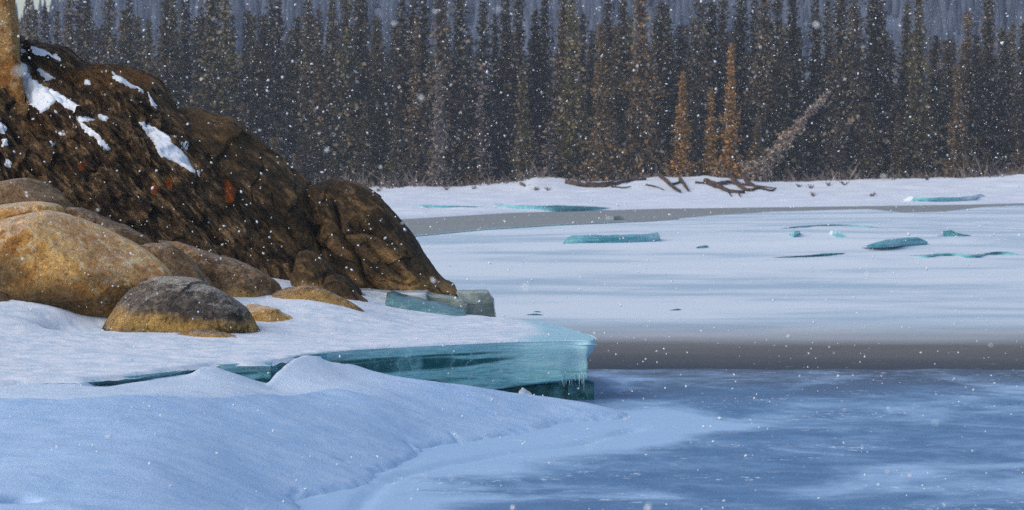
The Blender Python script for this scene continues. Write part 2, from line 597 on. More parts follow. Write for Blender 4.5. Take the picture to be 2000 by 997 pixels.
# mid river: snow-covered ice from the dark water to the slush channel
ny, nx = 330, 260
ys = 43.0 * (185 / 43.0) ** np.linspace(0, 1, ny)
xs = np.linspace(-34, 62, nx)
Yg, Xg = np.meshgrid(ys, xs, indexing='ij')
near_edge = 39.9 + 0.0 * xs
Yedge = line_y(ch_near, xs)[None, :] + 0.8 * pn(np.column_stack([xs * 0.5, xs * 0 + 4, xs * 0]))[None, :]
tt = (Yg - 43.0) / (185 - 43.0)
Yw = near_edge[None, :] + (Yg - 43.0) / (185 - 43.0) * (Yedge - near_edge[None, :])
P2 = np.column_stack([Xg.ravel(), Yw.ravel()])
q = np.column_stack([P2 * [0.05, 0.16], np.zeros(len(P2))])
rel = 0.07 * fbm(q, 4) + 0.03 * fbm(np.column_stack([P2 * [0.35, 0.9], np.ones(len(P2))]), 3)
amp = sstep(52, 85, P2[:, 1])
from_edge = (Yedge - Yw).ravel()
z = 0.02 + (rel + 0.04) * amp * (1 - 0.8 * sstep(95, 150, P2[:, 1]))
# a long swell just before the channel at the right
px_ = proj(np.column_stack([P2, z]))
z += 0.10 * np.exp(-((P2[:, 0] - 19) / 5.0) ** 2) * np.exp(-((P2[:, 1] - 140) / 14.0) ** 2)
z += 0.12 * np.exp(-((P2[:, 0] - 6) / 8.0) ** 2) * np.exp(-((P2[:, 1] - 106) / 7.0) ** 2) * sstep(0, 6, from_edge)
z += 0.16 * np.exp(-((P2[:, 0] - 15) / 6.0) ** 2) * np.exp(-((P2[:, 1] - 92) / 5.0) ** 2)
rsr = np.random.default_rng(21)
for _ in range(22):                      # low wind ridges of snow
    cx0, cy0 = rsr.uniform(-4, 32), rsr.uniform(60, 125)
    lx, ly, ht = rsr.uniform(3, 9), rsr.uniform(1.0, 2.6), rsr.uniform(0.06, 0.17) * (1 if cy0 < 105 else 0.5)
    yy0 = P2[:, 1] - cy0 - 0.10 * (P2[:, 0] - cx0) * rsr.normal()
    z += ht * np.exp(-((P2[:, 0] - cx0) / lx) ** 2) * np.where(yy0 < 0, np.exp(yy0 / (0.35 * ly)), np.exp(-yy0 / (1.6 * ly)))
z = z * (0.12 + 0.88 * sstep(2.0, 22.0, from_edge)) * sstep(-0.2, 1.5, from_edge)
z = np.maximum(z, 0.01)
d0 = (Yw - near_edge[None, :]).ravel()
z -= 0.06 * (1 - sstep(0, 4.0, d0))
river_z = TPS  # placeholder name kept out of the way
me = make_mesh("river_ice", np.column_stack([P2, z]), grid_faces(ny, nx)[:, ::-1])
attr(me, "wet", np.clip(1 - (d0 + 0.6 * fbm(q * 3, 3)) / 12.5, 0, 1))
river = obj("river_ice", me, M["river"])
tag(river, kind="structure")
RIV = BVHTree.FromPolygons([tuple(v) for v in np.column_stack([P2, z])], [tuple(map(int, f)) for f in grid_faces(ny, nx)[::1]])

def river_h(x, y):
    h = RIV.ray_cast(Vector((x, y, 10)), Vector((0, 0, -1)))
    return h[0].z if h[0] else 0.0

# slush channel
n = 160
xs = np.linspace(-26, 80, n)
yn, yf = line_y(ch_near, xs) - 3, line_y(ch_far, xs) + 4
V = np.array([[x, a + (b - a) * k / 5, -0.03] for x, a, b in zip(xs, yn, yf) for k in range(6)])
chan = obj("slush_channel", make_mesh("slush_channel", V, grid_faces(n, 6)), M["slush"])
tag(chan, kind="structure")

# thin clear teal rim of ice along the near side of the channel
xs = np.linspace(-20, 7.6, 120)
w = 1.6 * (1 + 0.5 * pn(np.column_stack([xs * 0.9, xs * 0, xs * 0]))) * sstep(8.0, 1.0, xs) + 0.2
yn = line_y(ch_near, xs)
V = np.array([[x, y + a * k, 0.0 + 0.03 * (1 - k)] for x, y, a in zip(xs, yn - 0.9, w + 1.2) for k in (0, 0.5, 1)])
rim = obj("ice_rim", make_mesh("ice_rim", V, grid_faces(120, 3)), M["teal_ice"])
tag(rim, kind="structure")

# far shore: snow bank rising to the forest floor
bank_px = [(-200, 372), (500, 371), (720, 368), (900, 366), (960, 362), (1010, 357), (1045, 348), (1090, 350), (1140, 357), (1200, 354), (1260, 347), (1400, 347), (1480, 356), (1600, 355), (1750, 351), (1880, 349), (1940, 346), (2000, 343), (2300, 340)]
bank_top = np.array([at(a, b, 226) for a, b in bank_px])
ny, nx = 150, 420
xs = np.linspace(-60, 75, nx)
yf = line_y(ch_far, xs)
V = []
yy = np.linspace(0, 1, ny) ** 0.9
Xg, Tg = np.meshgrid(xs, yy, indexing='ij')
Yg = yf[:, None] + Tg * (300 - yf[:, None])
ztop = np.interp(xs, bank_top[:, 0], bank_top[:, 2])[:, None]
flat = 0.10 + 0.0012 * (Yg - yf[:, None])
rise = sstep(206, 226, Yg)
Pn = np.column_stack([Xg.ravel() * 0.22, Yg.ravel() * 0.22, np.zeros(Xg.size)])
Zg = flat * (1 - rise) + ztop * rise + (0.15 * fbm(Pn * 1.6, 4)).reshape(Xg.shape) * sstep(0, 12, Yg - yf[:, None])
Zg += 0.008 * np.maximum(Yg - 228, 0)
Zg -= 0.16 * (1 - sstep(0, 1.2, Yg - yf[:, None]))
bank_v = np.column_stack([Xg.ravel(), Yg.ravel(), Zg.ravel()])
bank = obj("far_snow_bank", make_mesh("far_snow_bank", bank_v, grid_faces(nx, ny)), M["bank"])
tag(bank, kind="structure")
BANK = BVHTree.FromPolygons([tuple(v) for v in bank_v], [tuple(map(int, f)) for f in grid_faces(nx, ny)])

def bank_h(x, y):
    h = BANK.ray_cast(Vector((x, y, 20)), Vector((0, 0, -1)))
    return h[0].z if h[0] else 0.6

# wooded hill far behind the forest
crest_px = [(-900, 170), (-300, 190), (0, 175), (60, 150), (130, 122), (210, 90), (300, 45), (500, -70), (900, -110), (1500, -130), (2300, -150), (3000, -150)]
crest = np.array([at(a, b, 760) for a, b in crest_px])
nx, ny = 160, 40
xs = np.linspace(-340, 340, nx)
zc = np.interp(xs, crest[:, 0], crest[:, 2])
HV = []
for i, x in enumerate(xs):
    for j in range(ny):
        t = j / (ny - 1)
        y = 430 + t * 470
        f = math.sin(min(1, t / 0.7) * math.pi / 2) if t < 0.7 else max(0.0, math.cos((t - 0.7) / 0.3 * math.pi / 2)) ** 0.7
        HV.append((x, y, -0.5 + zc[i] * max(f, 0)))
HV = np.array(HV)
HV[:, 2] += 1.5 * fbm(HV * [0.02, 0.02, 0], 4)
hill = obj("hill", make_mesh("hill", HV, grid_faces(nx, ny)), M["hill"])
tag(hill, kind="structure")
# far-off wood on the hill, one mass
tv, tf = [], []
hvg = HV.reshape(nx, ny, 3)
for k in range(9000):
    i = rng.uniform(30, nx - 31); j = rng.uniform(2, ny * 0.72)
    a, b = int(i), int(j)
    c = hvg[a, b] + (hvg[a + 1, b] - hvg[a, b]) * (i - a) + (hvg[a, b + 1] - hvg[a, b]) * (j - b)
    h = rng.uniform(5, 12); r = h * rng.uniform(0.09, 0.15)
    s = len(tv)
    ph = rng.uniform(0, 6)
    for q_ in range(4):
        tv.append((c[0] + r * math.cos(ph + q_ * 1.571), c[1] + r * math.sin(ph + q_ * 1.571), c[2] + 0.4))
    tv.append((c[0], c[1], c[2] + h))
    for q_ in range(4):
        tf.append((s + q_, s + (q_ + 1) % 4, s + 4))
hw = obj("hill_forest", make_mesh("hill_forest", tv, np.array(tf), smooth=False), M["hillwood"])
tag(hw, "dim blue far-off forest covering the hill behind the trees", "forest", kind="stuff")

# ------------------------------------------------------------------ near river ice
nx, ny = 330, 260
xs = np.linspace(-6, 16, nx); ys = np.linspace(11, 40.4, ny)
Xg, Yg = np.meshgrid(xs, ys, indexing='ij')
edge = 40.4 + 0.30 * fbm(np.column_stack([xs * 0.7, xs * 0, xs * 0]), 4)
Yg = 11 + (Yg - 11) / (40.4 - 11) * (edge[:, None] - 11)
P2 = np.column_stack([Xg.ravel(), Yg.ravel()])
z = 0.006 * fbm(np.column_stack([P2 * [0.7, 1.6], np.zeros(len(P2))]), 4)
z = z.reshape(nx, ny)
z[:, -1] -= 0.05
# the crack that runs along the foot of the drift, out to the lower left
crack = np.array([on(*p)[:2] for p in ((1240, 838), (1130, 868), (1000, 882), (880, 905), (800, 922), (745, 945), (715, 970), (690, 1010))])
def dist_line(P, L):
    d = np.full(len(P), 1e9)
    for a, b in zip(L[:-1], L[1:]):
        ab = b - a
        t = np.clip(((P - a) @ ab) / (ab @ ab), 0, 1)
        d = np.minimum(d, np.linalg.norm(P - (a + t[:, None] * ab), axis=1))
    return d
drift_foot = np.array([on(*p)[:2] for p in ((1235, 822), (1180, 838), (1100, 845), (1000, 860), (850, 886), (760, 906), (700, 925), (640, 950), (600, 975), (560, 1010))])
dc = dist_line(P2, crack)
df = dist_line(P2, drift_foot)
wob = fbm(np.column_stack([P2 * [0.9, 0.9], np.zeros(len(P2))]), 4)
z = z.ravel() - 0.04 * np.exp(-((dc + 0.08 * wob) / 0.07) ** 2)
me = make_mesh("near_ice", np.column_stack([P2, z]), grid_faces(nx, ny))
attr(me, "snow", (0.42 + 0.30 * wob) * np.exp(-(df / 1.0) ** 2) + 0.16 * np.exp(-((dc - 0.25) / 0.7) ** 2) - 0.05)
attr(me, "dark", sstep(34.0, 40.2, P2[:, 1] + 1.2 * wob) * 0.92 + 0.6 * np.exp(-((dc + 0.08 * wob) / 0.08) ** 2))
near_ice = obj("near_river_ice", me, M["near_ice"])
tag(near_ice, kind="structure")

# ------------------------------------------------------------------ shore ice shelf: its front edge, seen at its top
ZT = 0.73
front_px = [(-420, 790), (-250, 768), (-60, 754), (80, 746), (180, 742), (300, 728), (380, 719), (430, 712), (530, 708), (600, 693), (630, 690), (700, 684), (830, 677), (930, 672), (1000, 669), (1060, 668), (1120, 667), (1158, 668), (1166, 664), (1150, 655), (1125, 646), (1085, 638), (1040, 631), (985, 626), (940, 622), (880, 617), (820, 612)]
front = np.array([on(a, b, ZT)[:2] for a, b in front_px])

# snow on the shelf: rows run from the front edge back to the foot of the rock
NS, NTt = 560, 170
fr = spline(front, NS)
xpx = np.interp(fr[:, 0] / fr[:, 1], np.linspace(-1, 1, 2), np.linspace(-1, 1, 2))
back = np.column_stack([np.clip(fr[:, 0] * 1.05 - 0.8, -16, 0.2), np.full(NS, 46.0)])
back[:, 0] = np.minimum(back[:, 0], np.linspace(-15, -1.2, NS))
S, T = np.meshgrid(np.arange(NS), np.linspace(0, 1, NTt) ** 1.4, indexing='ij')
SP = fr[:, None, :] + T[..., None] * (back[:, None, :] - fr[:, None, :])
SP = SP.reshape(-1, 2)
shelf_ctrl = []
for a, b, Y in ((-420, 790, 26.7), (-60, 754, 28.4), (180, 742, 29.2), (380, 719, 30.8), (530, 708, 31.7), (700, 684, 33.6), (930, 672, 34.8), (1060, 668, 35.1), (1158, 668, 35.2), (1085, 638, 38.2), (985, 626, 39.6), (880, 617, 40.8),
                (600, 660, 35.8), (750, 650, 36.8), (900, 640, 38.0), (430, 680, 34.0), (250, 700, 32.0), (0, 710, 31.2), (-200, 700, 31.0),
                (100, 660, 34.2), (0, 630, 35.0), (0, 598, 36.0), (115, 612, 36.0), (150, 640, 35.9), (180, 652, 35.6), (330, 655, 35.2), (510, 662, 35.4), (-200, 580, 36.4), (-200, 630, 35.0),
                (560, 586, 38.6), (610, 592, 38.2), (660, 610, 37.9), (700, 626, 37.5), (560, 615, 37.6), (620, 628, 37.2), (520, 640, 36.6), (760, 625, 38.8), (850, 622, 39.8)):
    shelf_ctrl.append(at(a, b, Y))
for x, y, zz in ((-6, 40, 1.3), (-3.5, 41, 1.2), (-1.5, 42, 0.9), (-10, 40, 1.6), (-10, 46, 1.8), (-3, 46, 1.0), (-1, 46, 0.7)):
    shelf_ctrl.append((x, y, zz))
shelf_tps = TPS(shelf_ctrl, 2e-3)
zs_ = shelf_tps(SP)
P3 = np.column_stack([SP, np.zeros(len(SP))])
zs_ += 0.012 * fbm(P3 * [1.8, 4.5, 1], 4) + 0.02 * fbm(P3 * [0.5, 0.9, 1], 3)
zs_ += 0.03
tf_ = T.ravel()
edge_d = tf_ * np.linalg.norm(back - fr, axis=1).repeat(NTt)
zs_ -= 0.05 * (1 - sstep(0, 0.12, edge_d))
# the scooped hollow in the snow beside the big boulder
hol = at(128, 628, 35.4)
zs_ -= 0.24 * np.exp(-(((SP[:, 0] - hol[0]) / 0.22) ** 2 + ((SP[:, 1] - hol[1]) / 0.30) ** 2))
zs_ = np.where((SP[:, 0] > -3.2) & (SP[:, 1] < 41.5) & (edge_d > 0.05), np.maximum(zs_, ZT + 0.012 + 0.006 * fbm(P3 * [2, 2, 1], 3)), zs_)
sv = np.column_stack([SP, zs_])
me = make_mesh("shelf_snow_cover", sv, grid_faces(NS, NTt)[:, ::-1])
attr(me, "bare", sstep(-0.5, 0.85, SP[:, 0]) * (1 - sstep(0.3, 2.4, edge_d)) + 0.25 * sstep(-1.5, 0.6, SP[:, 0]))
shelf_snow = obj("shelf_snow_cover", me, M["shelf_snow"])
tag(shelf_snow, kind="structure")
sv_f = grid_faces(NS, NTt)
SHELF = BVHTree.FromPolygons([tuple(v) for v in sv], [tuple(map(int, f)) for f in sv_f])

def shelf_h(x, y):
    h = SHELF.ray_cast(Vector((x, y, 20)), Vector((0, 0, -1)))
    return h[0].z if h[0] else ZT

# ------------------------------------------------------------------ foreground drift
dctrl = []
for a, b, Y in (  # photograph column, row, distance
    (1150, 792, 33.1), (1080, 781, 33.1), (1000, 771, 32.9), (920, 760, 32.6), (850, 751, 32.4), (760, 748, 32.0), (700, 739, 32.0), (660, 722, 32.2), (636, 698, 32.7),
    (600, 692, 32.3), (575, 706, 31.8), (548, 735, 31.2), (530, 758, 30.9), (490, 742, 30.8), (450, 727, 30.7), (425, 714, 30.8), (400, 712, 30.7), (385, 722, 30.4),
    (350, 735, 30.2), (300, 741, 29.8), (240, 750, 29.2), (185, 752, 28.9), (165, 746, 28.9), (120, 747, 28.7), (80, 749, 28.6), (0, 758, 28.2), (-150, 768, 27.8),
    (300, 760, 28.6), (300, 778, 27.8), (120, 765, 27.8), (120, 782, 27.1), (450, 760, 29.4), (450, 776, 28.7), (540, 775, 29.8), (600, 770, 30.3), (640, 752, 31.2), (700, 765, 30.9), (0, 786, 26.9),
    (0, 820, 25.8), (0, 900, 23.5), (0, 997, 21.2), (150, 850, 25.2), (150, 950, 22.4), (300, 800, 26.9), (300, 850, 25.4), (300, 920, 23.4), (300, 997, 21.6),
    (450, 800, 28.0), (450, 860, 26.3), (450, 930, 24.4), (450, 990, 23.2), (600, 800, 29.0), (600, 850, 27.7), (600, 910, 26.2), (560, 970, 24.9),
    (720, 800, 30.0), (720, 850, 28.7), (720, 895, 27.6), (850, 800, 31.2), (850, 850, 30.0), (850, 882, 29.3), (1000, 820, 31.6), (1000, 856, 30.6), (1100, 822, 32.2), (1100, 842, 31.5), (1190, 822, 32.5),
):
    dctrl.append(at(a, b, Y))
for a, b in ((1300, 800), (1280, 850), (1150, 875), (1000, 905), (850, 940), (760, 990), (700, 1050)):
    p = on(a, b, -0.12); dctrl.append(p)
# back of the crest, against the ice
for a, Y, zz in ((1100, 34.6, 0.02), (1000, 34.4, 0.12), (850, 34.0, 0.30), (760, 33.6, 0.40), (690, 33.3, 0.55), (640, 33.2, 0.68), (1150, 35.0, -0.05), (1250, 34, -0.1)):
    dctrl.append(((a - 1000) / FPX * Y, Y, zz))
for x, y, zz in ((-9, 17, 0.45), (-5, 16, 0.35), (-1.5, 16, -0.2), (-9, 22, 0.6), (-9, 26, 0.75), (-3.2, 18, 0.3)):
    dctrl.append((x, y, zz))
drift_tps = TPS(dctrl, 1.5e-3)
nx, ny = 420, 480
xs = np.linspace(-9, 1.75, nx); ys = np.linspace(16, 35.0, ny)
Xg, Yg = np.meshgrid(xs, ys, indexing='ij')
DP = np.column_stack([Xg.ravel(), Yg.ravel()])
dz = drift_tps(DP)
P3 = np.column_stack([DP, np.zeros(len(DP))])
wob = fbm(P3 * [1.3, 1.3, 1], 4)
lump = fbm(P3 * [3.5, 3.5, 1], 3)
dz += 0.016 * wob + 0.009 * fbm(P3 @ np.array([[1, 0.5, 0], [-2.5, 4.5, 0], [0, 0, 1]]), 3)
step = sstep(-0.01, 0.05, dz + 0.028 * lump)
dz = dz + 0.05 * step - 0.045
# sharp little crest where the foreground drift ends before the lit tongue
crest_line = np.array([at(a, b, Y)[:2] for a, b, Y in ((-300, 790, 26.5), (0, 787, 26.9), (110, 790, 26.9), (250, 784, 27.4), (420, 786, 28.3), (545, 780, 29.5), (640, 768, 30.7))])
cy = np.interp(DP[:, 0], crest_line[:, 0], crest_line[:, 1])
dd = DP[:, 1] - cy
fade = sstep(-0.9, -2.2, DP[:, 0]) 
dz += fade * 0.035 * np.where(dd < 0, np.exp(dd / 0.5), -np.exp(-dd / 0.35) * 0.8 + 0.0)
for ln in (((796, 868), (816, 878), (834, 889)), ((930, 857), (948, 859), (964, 863)), ((655, 918), (668, 916), (676, 914)), ((566, 972), (574, 962), (584, 956)), ((880, 850), (905, 856))):
    L2 = np.array([on(a, b, 0.06)[:2] for a, b in ln])
    dz -= 0.022 * np.exp(-(dist_line(DP, L2) / 0.03) ** 2)
# the blue pit at the lower left corner
pit = at(38, 972, 21.7)
dz -= 0.22 * np.exp(-(((DP[:, 0] - pit[0]) / 0.10) ** 2 + ((DP[:, 1] - pit[1]) / 0.16) ** 2))
dz += 0.05 * np.exp(-(((DP[:, 0] - pit[0] - 0.35) / 0.4) ** 2 + ((DP[:, 1] - pit[1] + 0.5) / 0.25) ** 2))
yfr = np.interp(DP[:, 0], front[:18, 0], front[:18, 1])
behind = DP[:, 1] - yfr
# where the drift meets the face of the ice: scoops and a tongue reaching the shelf top
contact = [(-420, 795), (-60, 762), (0, 757), (60, 749), (90, 750), (150, 750), (166, 744), (184, 756), (210, 756), (300, 741), (366, 732), (382, 727), (396, 717), (424, 717), (450, 730), (490, 745), (528, 758), (540, 742), (556, 724), (576, 704), (594, 696), (626, 695), (637, 706), (655, 722)]
cx_, cz_ = [], []
for a, b in contact:
    p0 = on(a, 700, ZT)
    for _ in range(6):
        yy_ = np.interp(p0[0], front[:18, 0], front[:18, 1]); p0 = at(a, b, yy_)
    cx_.append(p0[0]); cz_.append(p0[2])
zc_ = np.interp(DP[:, 0], cx_, cz_)
zc_ += 0.008 * lump
wgt = np.exp(-(np.minimum(behind + 0.04, 0) / 0.42) ** 2) * (1 - sstep(cx_[-1], cx_[-1] + 0.25, DP[:, 0]))
dz = dz * (1 - wgt) + zc_ * wgt
dz = np.where(behind > -0.10, np.minimum(dz, ZT + 0.005 - 0.35 * np.maximum(behind, 0)), dz)
DF = grid_faces(nx, ny)
ok = (dz[DF] > -0.045).any(axis=1) & (behind[DF] < 0.22).all(axis=1)
me = make_mesh("snow_drift", np.column_stack([DP, dz]), DF[ok])
attr(me, "lit_zone", fade * sstep(-0.05, 0.25, dd + 0.06 * wob) + (1 - fade) * 0.35 * sstep(-2.5, 0.0, behind))  # brighter light beyond the crest and near the shelf, put into the colour
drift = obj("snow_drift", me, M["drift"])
tag(drift, kind="structure")

# ------------------------------------------------------------------ ice shelf blocks
shelf = thing("ice_shelf", "thick layered teal ice shelf with snowy top jutting over the river", "ice shelf", (fr[NS // 2][0], fr[NS // 2][1], 0))

def ice_wall(name, pts, mat, ztop, profile, n, nv=40, z0=-0.08, depth=1.2, inner=None, nose=False, attrs=None, seed=0, rough=0.012, parent=shelf):
    """a block of ice: a front line (plan view), its face going down with an inset profile, a top and a back"""
    L = spline(pts, n)
    tan = np.gradient(L, axis=0); tan /= np.linalg.norm(tan, axis=1)[:, None]
    nor = np.column_stack([tan[:, 1], -tan[:, 0]])          # outwards (line runs left to right, camera side)
    s = np.concatenate([[0], np.cumsum(np.linalg.norm(np.diff(L, axis=0), axis=1))]); s /= s[-1]
    if nose: s = s / s[np.argmax(L[:, 0])] * 0.9
    v = np.linspace(0, 1, nv)
    ii, vv = np.meshgrid(np.arange(n), v, indexing='ij')
    zt = ztop if np.isscalar(ztop) else np.interp(s, np.linspace(0, 1, len(ztop)), ztop)[:, None]
    Z = zt - vv * (zt - z0)
    ins = profile(s[:, None] + 0 * vv, vv)
    P = L[:, None, :] - nor[:, None, :] * ins[..., None]
    Q = np.column_stack([P.reshape(-1, 2), Z.ravel()])
    wob = 0.6 * fbm(Q * [1.2, 1.2, 3] + seed, 3) + 0.35 * fbm(Q * [1, 1, 14] + seed, 2) + 0.3 * ridged(Q * [2.5, 2.5, 2.0] + seed, 2)
    wob = wob.reshape(n, nv)
    P = P - nor[:, None, :] * (rough * wob * (vv > 0))[..., None]
    front_v = np.column_stack([P.reshape(-1, 2), Z.ravel()])
    # top and back: three more columns behind the front line
    cen = L.mean(0)
    inner = L - nor * depth if inner is None else inner(L)
    top_v = np.column_stack([L + (inner - L) * 0.4, np.full(n, 0) + (zt[:, 0] if not np.isscalar(ztop) else zt)])
    in_v = np.column_stack([inner, np.full(n, 0) + (zt[:, 0] if not np.isscalar(ztop) else zt)])
    bot_v = np.column_stack([inner, np.full(n, z0)])
    base = len(front_v)
    V = np.vstack([front_v, top_v, in_v, bot_v])
    F = [grid_faces(n, nv)[:, ::-1]]
    a = np.arange(n - 1)
    F.append(np.stack([a * nv, a + base, a + 1 + base, (a + 1) * nv], 1))
    F.append(np.stack([a + base, a + base + n, a + 1 + base + n, a + 1 + base], 1))
    F.append(np.stack([a + base + n, a + base + 2 * n, a + 1 + base + 2 * n, a + 1 + base + n], 1))
    me = make_mesh(name, V, np.vstack(F))
    # end caps
    o = obj(name, me, mat)
    if attrs:
        A = attrs(s[:, None] + 0 * vv, vv, front_v.reshape(n, nv, 3))
        for k, val in A.items():
            attr(me, k, np.concatenate([np.asarray(val).ravel(), np.zeros(3 * n)]))
    keep(o, parent)
    return o

def fpts(lst):
    return np.array([on(a, b, ZT)[:2] for a, b in lst])

def main_profile(s, v):
    # overhang: the sound face stands proud, the clear foot of the block is set back; a waisted nose at the right
    foot = 0.95 - 0.36 * sstep(0.15, 0.80, s)
    p = 0.015 * v + 0.20 * sstep(foot - 0.03, foot + 0.05, v) * sstep(0.12, 0.4, s)
    nose = sstep(0.70, 0.80, s)
    p = p + nose * (0.13 * sstep(0.08, 0.38, v) - 0.02 * sstep(0.4, 0.6, v))
    return p

def main_attrs(s, v, P):
    n1 = fbm(np.column_stack([P[..., 0].ravel() * 0.9, P[..., 2].ravel() * 6, P[..., 1].ravel() * 0]), 4).reshape(s.shape)
    n2 = fbm(np.column_stack([P[..., 0].ravel() * 2.2, P[..., 2].ravel() * 26, P[..., 1].ravel() * 0 + 7]), 3).reshape(s.shape)
    c0 = 0.30 - 0.10 * s + 0.03 * n1
    wid = 0.085 * (1 - 0.75 * sstep(0.25, 0.62, s))
    band = np.exp(-((v - c0) / np.maximum(wid, 0.012)) ** 4) * (1 - sstep(0.50, 0.64, s))
    thin = np.exp(-((v - (0.16 - 0.03 * s + 0.02 * n1)) / 0.016) ** 2) * (1 - sstep(0.45, 0.62, s)) * 0.8
    foot = 0.95 - 0.36 * sstep(0.15, 0.80, s)
    low = sstep(foot - 0.02, foot + 0.04, v)
    str_ = 0.30 * sstep(0.25, 0.9, n2) * sstep(0.5, 0.75, v) * (1 - low)
    left = 0.55 * (1 - sstep(0.0, 0.16, s)) * sstep(0.1, 0.2, v)
    clear = np.clip(band + thin + low + str_ + left, 0, 1)
    frost = 0.5 * sstep(0.45, 0.75, s) * (1 - sstep(0.25, 0.62, v)) + 0.35 * (1 - sstep(0.0, 0.16, v)) + 0.18 * sstep(0.3, 0.8, n1)
    return {"clear": clear, "frost": np.clip(frost + 0.05, 0, 0.8) * (1 - clear)}

ice_wall("ice_block", fpts([(618, 692), (660, 687), (700, 684), (830, 677), (930, 672), (1000, 669), (1060, 668), (1120, 667), (1150, 667.5), (1163, 665), (1163, 659), (1145, 652), (1110, 643), (1060, 633), (985, 626), (900, 618)]),
         M["shelf_ice"], ZT, main_profile, 420, 70, attrs=main_attrs, rough=0.016, nose=True,
         inner=lambda L: np.column_stack([np.minimum(L[:, 0], 0.45), np.interp(np.minimum(L[:, 0], 0.45), front[:18, 0], front[:18, 1]) + 0.9]))

def side_attrs(s, v, P):
    n2 = fbm(np.column_stack([P[..., 0].ravel() * 1.5, P[..., 2].ravel() * 18, P[..., 1].ravel() * 0 + 3]), 3).reshape(s.shape)
    return {"clear": np.clip(0.35 + 0.9 * n2, 0, 1) * sstep(0.08, 0.2, v) * (1 - 0.6 * sstep(0.85, 1, s)), "frost": 0.5 * (1 - sstep(0, 0.15, v)) + 0.4 * sstep(0.9, 1, s)}

ice_wall("ice_block", fpts([(400, 709), (430, 712), (470, 710), (515, 708.5), (531, 707), (534, 700), (532, 690)]), M["shelf_ice"], ZT,
         lambda s, v: 0.03 * v + 0 * s, 120, 30, attrs=side_attrs, seed=5, inner=lambda L: np.column_stack([np.minimum(L[:, 0], -2.75) - 0.3, L[:, 1] * 0 + 32.3]))
ice_wall("ice_block", fpts([(520, 706), (545, 703.5), (580, 697), (600, 694), (640, 690)]), M["teal_ice"], ZT,
         lambda s, v: 0.04 * v + 0 * s, 80, 30, seed=9, inner=lambda L: L + [-0.5, 0.7])
ice_wall("ice_block", fpts([(-420, 788), (-250, 767), (-60, 752.5), (80, 745), (180, 741.5), (190, 739.5), (300, 728), (380, 718), (392, 712)]), M["shelf_ice"], ZT - 0.01,
         lambda s, v: 0.05 * sstep(0.02, 0.10, v) + 0 * s, 240, 24, inner=lambda L: L + [-0.7, 0.9], attrs=lambda s, v, P: {"clear": 0.45 * sstep(0.02, 0.06, v) + 0 * s, "frost": 0.3 * (1 - sstep(0, 0.05, v)) + 0 * s}, seed=12)

# icicles along the broken lower edge of the shelf
def icicle_mesh(r, L, seed):
    rs = np.random.default_rng(seed)
    V, n, k = [], 7, 6
    bx, by = 0, 0
    for j in range(k):
        t = j / (k - 1)
        rr = r * (1 - t) ** 0.7 * rs.uniform(0.8, 1.15) + 0.001
        bx += rs.normal() * r * 0.15; by += rs.normal() * r * 0.15
        for i in range(n):
            a = 2 * math.pi * i / n
            V.append((bx + rr * math.cos(a), by + rr * math.sin(a), -L * t))
    V = np.array(V).reshape(k, n, 3).transpose(1, 0, 2).reshape(-1, 3)
    return make_mesh("icicle", V, grid_faces(n, k, wrap=True)[:, ::-1])
M["icicle"] = mat_plain("frosty_icicle", (0.30, 0.50, 0.54), (0.58, 0.72, 0.76), 14, 0.25, 0.3)
ici = [icicle_mesh(0.010, 1.0, k) for k in range(4)]
for k in range(40):
    px = rng.uniform(1068, 1147)
    f = sstep(1070, 1120, px)
    top = at(px, 731 + 0.02 * (1146 - px), 35.02 + 0.10 * rng.random())
    o = obj("icicle", ici[k % 4], M["icicle"])
    o.parent = shelf
    o.location = Vector(top) - shelf.location
    o.scale = (rng.uniform(0.5, 1.1),) * 2 + (rng.uniform(0.04, 0.20) * (0.4 + 0.6 * f),)

